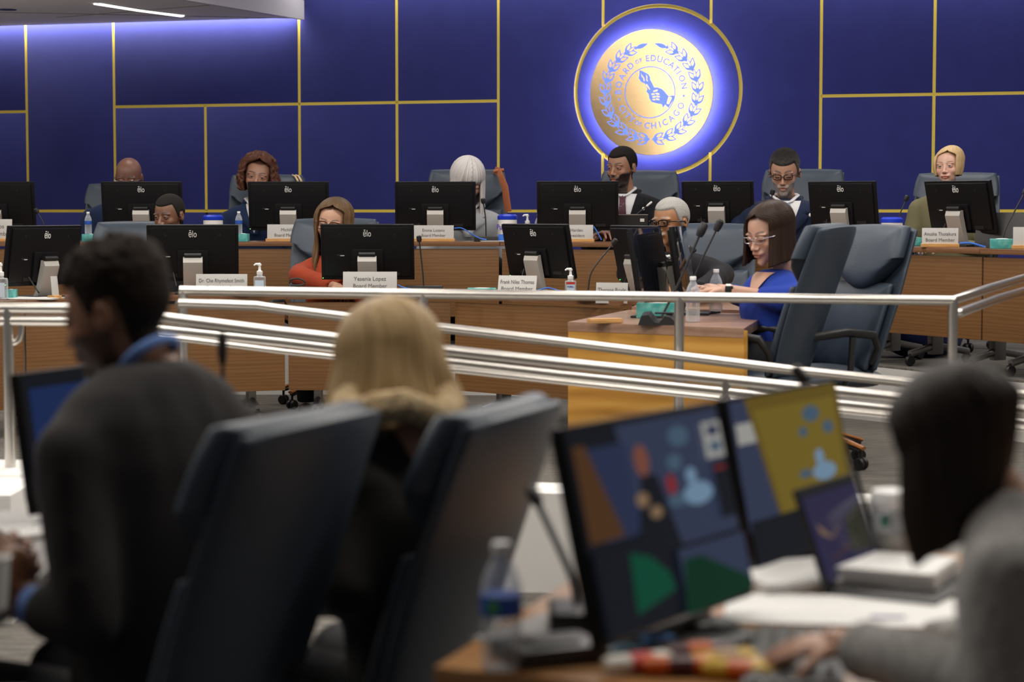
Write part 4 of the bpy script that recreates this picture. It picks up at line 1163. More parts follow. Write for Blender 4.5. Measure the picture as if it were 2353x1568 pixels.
def bottle(label, px, py_bot, Y, hpx, group='water bottles', rz=0, txt=True, zt=None):
    s = Y/F*hpx/.205; H = .205
    p = P(px, py_bot, Y)
    p = snap(p, zt) if Y > 5 else p
    rt = thing('water_bottle', label, 'bottle', p[:], R(rz), group, scale=s)
    prof = [(.0001, .004), (.022, 0), (.030, .003), (.0325, .012), (.031, .02), (.0325, .028), (.031, .036), (.0325, .044), (.031, .052), (.0325, .06), (.0305, .072), (.0325, .084), (.033, .088), (.033, .122), (.0325, .128), (.031, .138), (.026, .155), (.018, .172), (.0135, .180), (.0125, .188), (.0125, .200)]
    g = G(); g.lathe(prof, 32); part('bottle_body', g, M_water, rt)
    g = G(); g.lathe([(.0334, .088), (.0336, .089), (.0336, .121), (.0334, .122)], 32); part('bottle_label', g, M_bluelabel, rt)
    if txt:
        g = G()
        for t_, z in (('Pure', .110), ('Life', .099)):
            v, f = text_geo(t_, .013, .0003, bold=.0003); g.add(v, f, 0, MT(0, -.0342, z)@RX(pi/2))
        part('label_lettering', g, M_white, rt, smooth=False)
        g = G(); g.ell((0, -.0325, .105), (.015, .0016, .0155)); part('label_badge', g, M_purple, rt)
    g = G(); g.lathe([(.0145, .188), (.0148, .190), (.0148, .203), (.0135, .205), (.0001, .205)], 24); part('bottle_cap', g, M_cap, rt)
bottle('water bottle standing on teal carton before the bald man', 203, 537, 14.0, 51, txt=False, zt=TOPZ2+.053)
bottle('water bottle standing on teal carton before the curly haired woman', 549, 535, 14.0, 51, txt=False, zt=TOPZ2+.056)
bottle('water bottle half hidden left of the bearded man\'s monitor', 1238, 548, 14.2, 62, txt=False)
bottle('water bottle on the staff desk left of the blue sleeved hands', 1592, 724, 9.85, 105)
bottle('water bottle in front of the watch wearing hand of the woman in blue', 1645, 700, 10.6, 97, rz=70)
def pump(label, px, py_bot, Y, hpx, txt=True, group='hand sanitiser pump bottles'):
    s = Y/F*hpx/.17; p = snap(P(px, py_bot, Y))
    rt = thing('sanitizer_bottle', label, 'bottle', p[:], 0, group, scale=s)
    g = G(); g.box((0, 0, .05), (.062, .036, .10), .012, seg=3); g.tube([(0, 0, .095), (0, 0, .112)], [.024, .014], 14, flat=.8); part('bottle_body', g, M_clear, rt)
    g = G(); g.lathe([(.015, .108), (.016, .11), (.016, .126), (.008, .13), (.006, .155)], 16); g.tube([(0, 0, .155), (0, 0, .165)], .010, 12); g.tube([(.005, 0, .163), (-.02, 0, .163), (-.03, 0, .156)], [.007, .006, .004], 8); part('pump', g, M_cap, rt)
    g = G(); g.box((0, -.0185, .045), (.046, .001, .066)); part('bottle_label', g, mat('pale label', (.55, .66, .78), .5), rt)
    if txt:
        g = G(); v, f = text_geo('PURELL', .0135, .0004, bold=.0004, sx=.85); g.add(v, f, 0, MT(0, -.0196, .066)@RX(pi/2)); part('label_lettering', g, M_purple, rt, smooth=False)
        g = G(); g.box((0, -.0192, .086), (.046, .001, .01)); part('label_band', g, M_red, rt)
pump('clear pump bottle right of the front row name plate', 597, 668, 11.95, 74, False)
pump('labelled pump bottle between the two mid front row name plates', 1311, 672, 11.45, 71)
pump('pump bottle cut by the left picture edge in the front row', 2, 694, 11.3, 86, False)
pump('pump bottle with white head behind the back row, left of the bearded man', 1212, 548, 14.2, 62, False)
def wipes(label, px, py_bot, Y, w, h, txt=False):
    s = Y/F; p = snap(P(px, py_bot, Y)); r = w*s/2; H = h*s
    rt = thing('wipe_canister', label, 'canister', p[:], 0, 'white wipe canisters with blue lids')
    g = G(); g.lathe([(r*.95, 0), (r*.98, .004), (r*.97, H*.8)], 32); part('canister_body', g, M_white, rt)
    g = G(); g.lathe([(r*1.0, H*.8), (r*1.02, H*.81), (r*1.02, H*.93), (r*.8, H), (.0001, H)], 32); part('lid', g, M_bluelid, rt)
    if txt:
        g = G(); v, f = text_geo('Purell', .05, .0005, bold=.0012, sx=.8); g.add(v, f, 0, MT(-.03, -r-.001, H*.52)@RX(pi/2)); part('label_lettering', g, M_purple, rt, smooth=False)
        g = G(); g.box((-.03, -r*.97, H*.14), (r*1.0, .012, H*.24)); part('label_band', g, M_bluecable, rt)
wipes('white canister with blue lid between bald man and curly haired woman', 490, 549, 14.2, 46, 60)
wipes('white canister with blue lid and label right of the white haired woman', 1166, 552, 14.1, 45, 62, True)
wipes('white canister with blue lid left of the blonde bob woman', 2049, 560, 12.7, 50, 63)
def mic(label, pts, Y, base=None, headr=.016, headl=.04, rad=.0045, headm=None, yoff=0, name='gooseneck_microphone', group='gooseneck microphones', bw=None, Ys=None):
    """pts in pixels from base to tip"""
    Ys = Ys or [Y]*len(pts)
    w = [P(a, b, yy) for (a, b), yy in zip(pts, Ys)]
    if Y > 5: w[0] = snap(w[0]); w[0].z += .02
    elif bw: w[0].z = .57+.02
    rt = thing(name, label, 'microphone', w[0][:], 0, group); of = w[0][:]
    q = []
    for i in range(len(w)-1):
        for k in range(6): q.append(w[i].lerp(w[i+1], k/6))
    q.append(w[-1])
    for _ in range(3): q = [q[0]]+[(q[i-1]+q[i]*2+q[i+1])/4 for i in range(1, len(q)-1)]+[q[-1]]
    g = G(); g.tube(q, rad, 8); part('gooseneck', g, M_armblack, rt, off=of)
    dr = (w[-1]-w[-2]).normalized(); 
    g = G(); g.tube([w[-1]-dr*headl*.5, w[-1]-dr*headl*.2, w[-1]+dr*headl*.35, w[-1]+dr*headl*.5], [headr*.7, headr, headr, headr*.6], 14); part('microphone_head', g, headm or M_black, rt, off=of)
    if bw:
        g = G(); g.box((w[0].x+bw[3] if len(bw) > 3 else w[0].x, w[0].y, w[0].z-.02+bw[2]/2), (bw[0], bw[1], bw[2]), .006, ); part('base', g, M_armblack, rt, off=of)
    return rt
mic('microphone arched right of the left edge monitor in the back row', [(103, 548), (102, 515), (84, 485)], 14.0, bw=(.16, .1, .03))
mic('microphone in front of the white haired woman\'s grey jacket', [(1117, 540), (1116, 500), (1110, 462)], 14.05, bw=(.17, .12, .035))
mic('silver microphone reaching toward the bearded man\'s chest', [(1425, 525), (1446, 507), (1492, 469)], 14.2, headr=.008, headl=.05, bw=(.1, .1, .03), headm=M_logo)
mic('microphone in front of the grey bearded man\'s blue tie', [(1768, 525), (1770, 480), (1775, 442)], 13.4, bw=(.12, .1, .03))
mic('microphone standing behind the canister left of the blonde bob woman', [(2056, 545), (2066, 496), (2083, 456)], 13.0, bw=(.1, .1, .03))
mic('microphone at the right picture edge of the back row', [(2302, 568), (2310, 525), (2356, 440)], 11.5, bw=(.16, .12, .03))
mic('upright microphone on wide base right of the rust topped woman\'s monitor', [(974, 664), (972, 630), (963, 549)], 12.1, bw=(.23, .14, .05))
mic('bent microphone curving right from its base beside the labelled pump bottle', [(1350, 668), (1356, 625), (1412, 556)], 11.35, bw=(.15, .12, .035))
mic('left of two tall black staff desk microphones', [(1520, 722), (1560, 650), (1613, 528)], 9.9, headr=.022, headl=.075, rad=.006, group='staff desk microphones')
mic('right of two tall black staff desk microphones', [(1568, 722), (1592, 640), (1651, 518)], 10.2, headr=.02, headl=.065, rad=.005, group='staff desk microphones')
# microphone console, name plate block, phone on the staff desk
p = P(1515, 739, 9.6); rt = thing('conference_console', 'black microphone console with raised ridge on the staff desk', 'console', (p.x, p.y, .73), R(-10))
g = G(); prof = [(-.10, 0), (-.085, .045), (-.05, .05), (-.02, .015), (.0, .01), (.03, .045), (.055, .04), (.1, 0)]
n = len(prof); v = [(x, -.03, z) for x, z in prof]+[(x, .1, z+.012) for x, z in prof]; g.add(v, [tuple(range(n-1, -1, -1)), tuple(range(n, 2*n))]+[(k, (k+1) % n, n+(k+1) % n, n+k) for k in range(n)]); part('console_body', g, M_armblack, rt, ang=25)
g = G(); g.box((.02, .05, .055), (.09, .05, .008), .002); part('button_panel', g, M_black, rt)
p = P(1390, 731, 9.75); rt = thing('plate_block', 'bare honey wood block lying at the left corner of the staff desk', 'block', (p.x, p.y, .73), R(18))
g = G(); g.box((0, 0, .013), (.17, .06, .024), .008); part('block', g, M_maplebase, rt)
bpy.data.objects.remove(rt.children[0]) if False else None
p = P(1625, 716, 10.7); rt = thing('mobile_phone', 'dark mobile phone lying beside the bottles on the staff desk', 'phone', (p.x, p.y, .732), R(30)); g = G(); g.box((0, 0, .005), (.07, .15, .009), .003); part('phone_body', g, M_black, rt)
g = G(); g.box((0, 0, .0097), (.064, .14, .0006)); part('phone_screen', g, M_gloss, rt)
# tablet beside the bearded man, second laptop by the blonde bob woman
p = P(1453, 526, 14.2); rt = thing('tablet', 'dark tablet leaning beside the bearded man\'s monitor', 'tablet', (p.x, p.y, TOPZ2), R(-4)); H_ = P(1450, 493, 14.2).z-TOPZ2
g = G(); g.box((0, 0, H_/2), (.22, .012, H_), .004, M=RX(R(8))); part('tablet_body', g, M_armblack, rt); g = G(); g.box((.07, -.008, H_*.8), (.03, .003, .022), M=RX(R(8))); part('sticker', g, M_white, rt)
g = G(); g.box((0, -.001, H_), (.222, .016, .005), M=RX(R(8))); part('edge', g, M_leg, rt)
p = P(2296, 556, 11.9); rt = thing('laptop', 'grey laptop standing open behind the blonde bob woman\'s monitor', 'laptop', (p.x, p.y, TOPZ2), R(-30))
g = G(); g.box((0, 0, .11), (.3, .01, .2), .004, M=RX(R(-12))); part('laptop_lid', g, M_armblack, rt); g = G(); g.box((0, .1, .008), (.3, .21, .014), .004); part('laptop_base', g, M_armblack, rt)
def cable(label, pts, Y, r=.0045, m=None, group='blue network cables'):
    w = [P(a, b, Y) for a, b in pts]; q = []
    for i in range(len(w)-1):
        for k in range(5): q.append(w[i].lerp(w[i+1], k/5))
    q.append(w[-1])
    for _ in range(4): q = [q[0]]+[(q[i-1]+q[i]*2+q[i+1])/4 for i in range(1, len(q)-1)]+[q[-1]]
    g = G(); of = w[0][:]; g.tube(q, r, 8); o = part('network_cable', g, m or M_bluecable, off=of, loc=of); tag(o, label, 'cable', group)
cable('blue cable looping right of the white haired woman\'s name plate', [(1044, 525), (1060, 523), (1080, 535), (1100, 548), (1118, 551)], 13.95)
cable('blue cable right of the bearded man\'s name plate', [(1363, 520), (1372, 532), (1382, 552)], 13.7)
cable('blue cable bundle right of the blonde bob woman\'s name plate', [(2205, 560), (2230, 558), (2255, 566), (2274, 571)], 11.8, .007)
cable('blue cable right of the rust topped woman\'s name plate', [(914, 655), (925, 661), (945, 665)], 12.0, .004)
cable('blue cable beside the shiny name plate', [(1236, 668), (1258, 660), (1282, 668), (1296, 672)], 11.6, .004)
cable('black cable coil beside the rust sleeve', [(665, 652), (668, 641), (690, 640), (704, 650), (690, 657), (668, 655)], 12.15, .005, M_black, 'black cables')
# papers
def sheet(label, px, py, Y, w, d, rz=0, n=1, m=None, z=None, name='paper_sheet', group=None, cat='paper'):
    p = P(px, py, Y); z = p.z if z is None else z
    g = G()
    for i in range(n): g.box((0.004*math.sin(i*2.1), .003*math.cos(i*1.7), .0012+i*.002), (w, d, .0018), 0, M=RZ(.02*math.sin(i*3)))
    o = part(name, g, m or M_paper, loc=(p.x, p.y, z), rot=(0, 0, R(rz))); tag(o, label, cat, group)
sheet('white papers on the back row desk by the canister label', 1140, 552, 14.0, .22, .2, 5, 3, z=TOPZ2)
sheet('white papers beside the shiny name plate on the front row', 1262, 668, 11.95, .2, .2, 10, 4, z=TOPZ1)
sheet('white papers on the far left front row desk', 75, 682, 11.4, .3, .2, -10, 5, z=TOPZ1+.0)
# ---------------------------------------------------------------- chairs
proto = None
def chair_at(label, px, top_y, Y, rz, fz, group):
    """px/top_y: where the middle of the backrest's top edge is seen, at depth Y"""
    global proto
    rz = R(rz); q = P(px, top_y, Y); s = (q.z-fz)/1.195
    off = .44*s
    loc = (q.x+math.sin(rz)*off, q.y-math.cos(rz)*off, fz)
    if proto is None: proto = make_chair(label, M_leather, loc, rz, group); proto.scale = (s,)*3; return proto
    return dup(proto, loc, rz, label, group, s)
gc = 'blue grey leather swivel chairs'
for a in (('blue grey chair behind the bald man', 283, 425, 15.5, 0, DZ), ('blue grey chair behind the curly haired woman, straps over its corner', 616, 405, 15.6, 4, DZ),
          ('blue grey chair behind the white haired woman, brown strap on its corner', 1074, 393, 15.6, 0, DZ), ('blue grey chair behind the bearded man under the seal', 1470, 396, 15.3, -4, DZ),
          ('blue grey chair behind the grey bearded man in navy', 1848, 393, 14.7, -12, DZ), ('blue grey chair behind the blonde bob woman in olive', 2203, 401, 13.9, -22, DZ),
          ('blue grey chair top left of the dark haired man in the lower row', 318, 513, 13.6, 0, 0), ('blue grey chair behind the woman in the rust top', 775, 506, 13.5, -5, 0),
          ('blue grey chair behind the old man in glasses', 1633, 518, 12.8, -12, 0),
          ('empty chair turned away showing its dark rear at the staff desk', 1925, 520, 9.55, -116, 0), ('empty chair with plump headrest at the right of the staff desk', 2030, 522, 10.2, -64, 0)):
    chair_at(a[0], a[1], a[2], a[3], a[4], a[5], gc)
chair_at('near blue chair behind the man in the dark grey suit, lower left', 722, 958, 3.45, -112, -.17, gc)
chair_at('near blue chair right of the blonde woman seen from behind', 1185, 935, 3.75, -110, -.17, gc)
# straps hung on chairs
M_brown = mat('brown strap leather', (.36, .11, .04), .5)
w = [P(1136, 391, 15.5), P(1146, 394, 15.25), P(1160, 430, 15.2), P(1168, 487, 15.2)]
g = G(); g.tube(w, .030, 10, flat=.12, up=Vector((0, 1, 0))); g.tube([P(1134, 394, 15.28), P(1158, 391, 15.28)], .014, 8)
tag(part('shoulder_strap', g, M_brown, off=w[0][:], loc=w[0][:]), 'brown leather strap hanging over the chair corner behind the white haired woman', 'strap')
for dx in (0, 8):
    w = [P(672+dx, 403, 15.6), P(678+dx, 405, 15.45), P(684+dx, 415, 15.4), P(687+dx, 440, 15.4)]
    g = G(); g.tube(w, .008, 8); tag(part('bag_strap', g, mat('cream strap', (.7, .5, .28), .5), off=w[0][:], loc=w[0][:]), 'thin cream and dark strap over the chair corner behind the curly haired woman', 'strap', 'pair of bag straps on a chair')
# ---------------------------------------------------------------- people
def cloth(name, c, rough=.85, sheen=.04, b=(160, .15)): return mat(name, c, rough, sheen=sheen, spec=.2, bump=b)
C_navy = cloth('navy wool', (.013, .025, .07)); C_black = cloth('black wool', (.010, .010, .013)); C_navy2 = cloth('navy suit', (.017, .026, .062))
C_white = cloth('white shirt', (.72, .72, .74), .7); C_rust = cloth('rust corduroy', (.30, .045, .018)); C_olive = cloth('olive wool', (.17, .155, .085)); C_lgrey = cloth('light grey wool', (.36, .37, .39))
C_blue = cloth('royal blue knit', (.022, .055, .36), .8); C_dark = cloth('dark knit', (.03, .03, .035)); C_char = cloth('charcoal wool', (.032, .030, .030)); C_tweed = mat('grey tweed', (.27, .26, .25), .9, sheen=.3, spec=.15, bump=(240, .4), var=(90, (.38, .37, .35), .35, .65))
C_tie = mat('maroon dotted tie', (.06, .008, .02), .5, var=(90, (.2, .12, .16), .62, .66)); C_tie2 = mat('light blue paisley tie', (.16, .24, .42), .5, var=(50, (.45, .52, .65), .4, .6))
C_pattern = mat('black and white print', (.02, .02, .02), .7, var=(26, (.8, .8, .8), .52, .55)); C_ltblue = cloth('light blue shirt', (.16, .27, .6), .7)
M_rimblack = mat('black rims', (.012, .010, .010), .25); M_rimmetal = mat('metal rims', (.5, .5, .55), .25, metal=1); M_rimtort = mat('tortoise rims', (.05, .018, .008), .25)
gp = 'seated people'
def up(k='raised back row'): return k
person('bald man in a navy jacket and thin glasses looking down behind a monitor', 296, 364, 86, 15.0, 0, R(17), by=R(5), floor=DZ, wide=1.3,
       o=dict(male=True, skin=(.19, .085, .058), open=0, glasses=dict(mat=M_rimmetal, r=.008, full=False, z=-.03)), cloth=dict(mat=C_navy, shirt=C_white, lapel=C_navy))
person('woman with curly dark auburn hair, navy cardigan and white blouse', 592, 361, 92, 15.0, R(4), R(2), R(9), by=R(-6), floor=DZ, wide=1.15,
       o=dict(male=False, skin=(.40, .21, .14), stub=(.05, .02, .012), line=.33, lips=(.35, .10, .09), brow=(.04, .02, .015), w=1.03,
              hair=dict(long=True, col=(.045, .016, .010), col2=(.13, .045, .022), len=.50, open=.80, curl=15, thick=.15, flare=.18, part=.0, fringe=14, nu=120)),
       cloth=dict(mat=C_navy, shirt=C_white, vw=.06, lapel=C_navy))
person('woman with straight white hair and fringe in a light grey jacket', 1074, 366, 98, 14.95, R(16), R(26), by=R(6), floor=DZ, wide=1.15,
       o=dict(male=False, skin=(.55, .33, .26), open=0, stub=(.4, .38, .37), lips=(.4, .15, .14), brow=(.3, .22, .2),
              hair=dict(long=True, col=(.50, .47, .46), col2=(.70, .67, .66), len=.92, open=.62, thick=.06, part=.02, bang=.10, fringe=24, **{'in': .05})),
       cloth=dict(mat=C_lgrey, shirt=C_white, lapel=C_lgrey, vw=.05))
person('bearded man in black suit, white shirt and maroon tie under the seal', 1429, 340, 90, 14.75, R(-36), R(4), by=R(-6), floor=DZ, wide=1.22,
       o=dict(male=True, skin=(.34, .17, .105), stub=(.02, .014, .012), line=.27, hair=dict(col=(.012, .009, .008), off=.045, amp=.1, scale=40, side=.4), beard=((.016, .010, .008), .97, 'full', (.2, .17, .16)), brow=(.01, .008, .008), browt=.024, look=(-.2, -1, -.05)),
       cloth=dict(mat=C_black, shirt=C_white, tie=C_tie, lapel=C_black, pin=.125, vw=.085, vdepth=.4),
       arms=dict(l=dict(el=P(1512, 540, 14.5), wr=P(1400, 543, 14.3)), r=dict(el=P(1350, 560, 14.6), wr=P(1385, 540, 14.3))))
person('grey bearded man in glasses, navy suit and light blue tie', 1803, 347, 98, 14.0, R(-14), R(16), by=R(-4), floor=DZ, wide=1.3,
       o=dict(male=True, skin=(.46, .25, .17), open=0, stub=(.02, .016, .014), line=.26, hair=dict(col=(.012, .010, .010), off=.07, amp=.12, scale=18, quiff=.03, side=.3, grey=(.2, .19, .18)), beard=((.30, .27, .25), .9, 'full', (.08, .06, .05)), brow=(.02, .015, .012), browt=.024, glasses=dict(mat=M_rimblack, r=.011, w=.095, h=.06)),
       cloth=dict(mat=C_navy2, shirt=C_white, tie=C_tie2, lapel=C_navy2, pin=.13, vw=.085, vdepth=.45))
person('woman with a short blonde bob, red lips and olive jacket', 2179, 341, 86, 13.15, R(-26), R(-2), R(-3), by=R(-30), floor=DZ, wide=1.2,
       o=dict(male=False, skin=(.62, .37, .28), lips=(.40, .05, .045), brow=(.16, .09, .05), iris=(.08, .12, .16), stub=(.4, .28, .14), line=.36,
              hair=dict(long=True, col=(.44, .29, .13), col2=(.68, .50, .28), len=.36, open=.78, thick=.06, part=.10, fringe=20, **{'in': .16})),
       cloth=dict(mat=C_olive, shirt=C_dark, lapel=C_olive, vw=.05))
person('dark haired man resting chin on hand behind the lower row monitor', 389, 449, 92, 12.75, R(-24), R(8), by=R(-5), floor=0,
       o=dict(male=True, skin=(.17, .078, .046), stub=(.012, .009, .008), line=.28, hair=dict(col=(.012, .010, .009), off=.035, amp=.15, scale=60, side=.5), beard=((.03, .018, .014), .35, 'full'), brow=(.01, .007, .006), browt=.024, look=(-.25, -1, -.05), nose=1.2),
       cloth=dict(mat=C_dark), arms=dict(l=dict(el=P(452, 640, 12.5), wr=P(440, 592, 12.5), dir=Vector((-.25, .1, 1)), palm=(-.6, .6, 0), curl=.6)))
person('woman with long highlighted brown hair, round glasses and rust jacket', 765, 461, 108, 12.85, R(-8), R(4), R(7), by=R(0), floor=0,
       o=dict(male=False, skin=(.47, .26, .17), stub=(.05, .03, .02), lips=(.38, .12, .10), brow=(.05, .03, .02), line=.34,
              hair=dict(long=True, col=(.055, .030, .016), col2=(.22, .13, .06), root=(.03, .018, .012), rootk=.8, len=1.45, open=.80, thick=.07, part=.04, wave=.035, wf=11, fringe=26, **{'in': -.1}), glasses=dict(mat=M_rimtort, r=.009, w=.10, h=.085)),
       cloth=dict(mat=C_rust, lapel=C_rust, shirt=C_dark, vw=.05), arms=dict(r=dict(el=P(690, 635, 12.75), wr=P(770, 660, 12.5)), l=dict(el=P(835, 640, 12.9), wr=P(800, 660, 12.7))))
person('old man with cropped grey hair, black glasses and moustache in black jacket', 1541, 457, 108, 12.0, R(-42), R(2), by=R(-22), floor=0, wide=1.3,
       o=dict(male=True, skin=(.36, .165, .075), stub=(.24, .22, .20), line=.27, hair=dict(col=(.34, .33, .31), off=.035, amp=.3, scale=50, side=.5), beard=((.45, .42, .4), .8, 'mus'), brow=(.25, .2, .17), glasses=dict(mat=M_rimblack, r=.016, w=.10, h=.065), look=(0, -1, -.2)),
       cloth=dict(mat=C_black, shirt=C_pattern, lapel=C_black, vw=.07),
       arms=dict(l=dict(el=P(1650, 640, 11.8), wr=P(1600, 668, 11.3)), r=dict(el=P(1500, 640, 12), wr=P(1540, 664, 11.5))))
pw = person('woman with dark brown bob and glasses in a royal blue top, looking down', 1768, 470, 132, 10.15, R(-50), R(16), by=R(-58), floor=0, lean=-.04, wide=.9,
       o=dict(male=False, skin=(.58, .34, .25), open=0, stub=(.05, .03, .02), lips=(.42, .14, .12), brow=(.06, .035, .025), line=.34,
              hair=dict(long=True, col=(.018, .009, .006), col2=(.036, .018, .011), len=.62, open=.78, thick=.06, part=.07, fringe=24, **{'in': -.05}), glasses=dict(mat=M_rimmetal, r=.007, w=.095, h=.05)),
       cloth=dict(mat=C_blue, name='blouse', shirt=None), arms=dict(l=dict(el=P(1800, 690, 9.95), wr=P(1668, 667, 10.05), sleeve=.45, dir=Vector((-1, .1, .0)), curl=.3), r=dict(el=P(1730, 690, 10.6), wr=P(1660, 668, 10.5), sleeve=.8)))
# skin showing at the V neck, the earring and the watch
def vneck(info, c, w0=.06, t0=.98, t1=.70):
    q = G(); k = info['k']
    def fn(u, vv): t = t1+(t0-t1)*vv; return info['chest']((u*2-1)*w0*vv*k, t, .008*k)
    q.grid(fn, 10, 10); part('neckline', q, mat('neck skin', c, .45), info['root'], off=info['off'])
vneck(pw, (.55, .32, .23))
q = G(); M_ = pw['Mh']; q.tube([M_@Vector((.36, .03, -.16)), M_@Vector((.365, .03, -.30))], .008, 8); part('earring', q, M_logo, pw['root'], off=pw['off'])
wl = P(1668, 667, 10.05); q = G(); q.tube([wl+Vector((.0, 0, -.002)), wl+Vector((.024, 0, -.002))], .034, 18); q.box((wl.x+.012, wl.y-.034, wl.z), (.04, .012, .045), .006, mi=1); part('wristwatch', q, [M_white, M_black], pw['root'], off=pw['off'])
# ---------------------------------------------------------------- foreground people
fm = person('man in a dark grey suit seen from behind in profile, light blue collar', 270, 574, 288, 3.8, R(-106), R(14), by=R(-130), floor=-.17, vox=.012, wide=1.0, seatz=.44, lean=.0, neck=(.34, -.38),
       o=dict(male=True, skin=(.25, .115, .062), res=(150, 190), ne=(.22, -.58), stub=(.02, .014, .011), line=.27, hair=dict(col=(.022, .015, .011), off=.13, amp=.35, scale=15, curl=True, side=.12), beard=((.03, .018, .014), .75, 'full'), brow=(.015, .01, .008), nose=1.1),
       cloth=dict(mat=C_char, thick=1.08, wrinkle=.006, shz=-.15, sm=14, cuff=C_ltblue, band=C_ltblue),
       arms=dict(l=dict(el=P(200, 1440, 3.55), wr=P(52, 1385, 3.6), dir=Vector((-.15, .2, .9)), palm=(-.8, .5, 0), curl=.75, sleeve=.84, side=1),
                 r=dict(el=P(120, 1380, 4.2), wr=P(-30, 1340, 3.75), dir=Vector((.5, -.1, .5)), palm=(.3, -.6, 0), curl=.7, sleeve=.84)))
g = G(); p0 = P(2, 1275, 3.5); g.lathe([(.03, 0), (.036, .09), (.038, .092), (.034, .092), (.03, .01)], 24, M=MT(p0.x-.02, p0.y, .575)); o_ = part('paper_cup', g, M_white); tag(o_, 'white cup rim by the suited man\'s hands at the left edge', 'cup')
person('blonde woman seen from behind in a dark coat with tan fur collar', 893, 712, 265, 4.05, R(-142), R(20), by=R(-140), floor=-.17, seatz=.42, vox=.014, neck=(.15, -.56),
       o=dict(male=False, skin=(.55, .30, .22), stub=(.3, .2, .1), res=(90, 110),
              hair=dict(long=True, col=(.22, .135, .055), col2=(.46, .32, .155), len=.80, open=.75, thick=.10, part=.0, wave=.03, wf=5, flare=.22, fringe=26, nu=200, **{'in': -.22})),
       cloth=dict(mat=mat('dark coat', (.022, .021, .018), .9, sheen=.2), thick=1.12, wrinkle=.008, name='coat'),
       arms=dict(l=dict(el=P(800, 1350, 3.85), wr=P(650, 1360, 4.3)), r=dict(el=P(1000, 1330, 4.2), wr=P(850, 1330, 4.6))))
bw = bpy.data.objects['person.%03d' % 11] if 'person.011' in bpy.data.objects else None
bw = [o for o in bpy.data.objects if o.get('label', '').startswith('blonde woman seen')][0]
g = G(); rr = random.Random(3); hc = P(893, 712+132, 3.95); cpt = P(915, 925, 3.93)
v = []
for i in range(60):
    a = 2*pi*i/60; e = (cpt.x+.10*math.cos(a), cpt.y+.09*math.sin(a), cpt.z+.012*math.sin(3*a)-.01)
    g.ell(e, (.03+.012*rr.random(), .03+.01*rr.random(), .026+.012*rr.random()), nu=8, nv=6)
vv, ff, nn = remeshed(g, .007, 2); vv = vv+nn*(.007*vnoise(vv, 120, 4, 2))[:, None]; g = G(); g.add(vv, ff)
part('fur_collar', g, mat('tan fur', (.36, .25, .13), .95, bump=(90, .8), var=(40, (.5, .38, .22), .4, .6)), bw, off=bw.location[:])
rw = person('woman with long near-black hair in a grey tweed blazer typing, at right edge', 2205, 858, 325, 2.92, R(-112), R(30), by=R(-108), floor=-.17, seatz=.42, vox=.011, lean=.10, neck=(.36, -.36),
       o=dict(male=False, skin=(.5, .28, .19), stub=(.02, .015, .012), res=(90, 110), open=0, ne=(.12, -.6),
              hair=dict(long=True, col=(.012, .009, .008), col2=(.04, .028, .022), len=.85, open=.62, thick=.07, part=.03, wave=.015, wf=5, fringe=30, nu=200, **{'in': .24})),
       cloth=dict(mat=C_tweed, thick=1.22, wrinkle=.010, sm=12),
       arms=dict(l=dict(el=P(2290, 1590, 2.7), wr=P(1935, 1478, 2.98), dir=Vector((-1, .08, -.10)), palm=(0, .15, -1), curl=.30, sleeve=.92, side=1, hcol=(.50, .27, .18)),
                 r=dict(el=P(2290, 1500, 3.3), wr=P(2085, 1478, 3.22), dir=Vector((-1, -.05, .02)), palm=(0, .1, -1), curl=.4, sleeve=.8, hcol=(.40, .19, .12))))
# ---------------------------------------------------------------- foreground table and its things
TZ = .57
def onT(px, py, z=TZ):
    d = P(px, py, 1)-EYE; return EYE+d*((z-EYE.z)/d.z)
c0 = onT(998, 1534); c1 = onT(1330, 1566); dx = (c1-c0).normalized(); lft = Vector((.30, .95, 0)).normalized()
rt = thing('meeting_table', 'orange oak table at the bottom holding bottle, screens and papers', 'table', (c0.x, c0.y, -.17))
poly = [c0, c0+dx*2.6, c0+dx*2.6+lft*1.35, c0+lft*1.35]
g = G(); g.prism([((p-c0).x, (p-c0).y) for p in poly], .035, 0, MT(0, 0, .74-.035)); 
bmv = g; part('tabletop', g, M_deskfg, rt, smooth=False)
for a, b in ((.1, .12), (2.3, .12), (.1, 1.2), (2.3, 1.2)):
    p = dx*a+lft*b; g = G(); g.tube([(p.x, p.y, 0), (p.x, p.y, .71)], .03, 12); part('leg', g, M_leg, rt)
bottle('water bottle standing at the near left corner of the oak table', 1152, 1540, (onT(1152, 1538)).y, 298, txt=False)
bt = [o for o in bpy.data.objects if o.get('label', '').startswith('water bottle standing at the near left')][0]
g = G(); g.ell((-.012, -.0325, .105), (.012, .0016, .011)); part('label_badge', g, mat('green badge', (.1, .4, .12), .5), bt)
bt.location.z = TZ
# foreground screens; pictures and some painted reflections are flat glowing shapes on the glass
def emis(n, c, s=.5): return mat(n, (0, 0, 0), .12, emit=c, es=s)
E_navy = emis('screen navy', (.030, .045, .11)); E_navy2 = emis('screen slate', (.05, .065, .13)); E_dark = emis('screen dark', (.008, .010, .016)); E_blue = emis('screen blue', (.03, .11, .32)); E_stage = emis('screen deep blue', (.014, .035, .14))
E_face = emis('screen face', (.30, .10, .06)); E_lite = emis('screen pale blue', (.26, .42, .60)); E_mid = emis('screen soft blue', (.09, .16, .24)); E_yel = emis('screen mustard', (.27, .19, .02)); E_yel2 = emis('screen dull mustard', (.20, .13, .012)); E_brown = emis('screen brown', (.12, .05, .015)); E_green = emis('screen green', (0, .045, .018)); E_green2 = emis('screen bright green', (0, .10, .05)); E_white = emis('screen white', (.55, .54, .5)); E_skin2 = emis('screen beige', (.35, .22, .12)); E_purp = emis('screen violet', (.035, .03, .09)); E_red = emis('screen red', (.35, .03, .03))
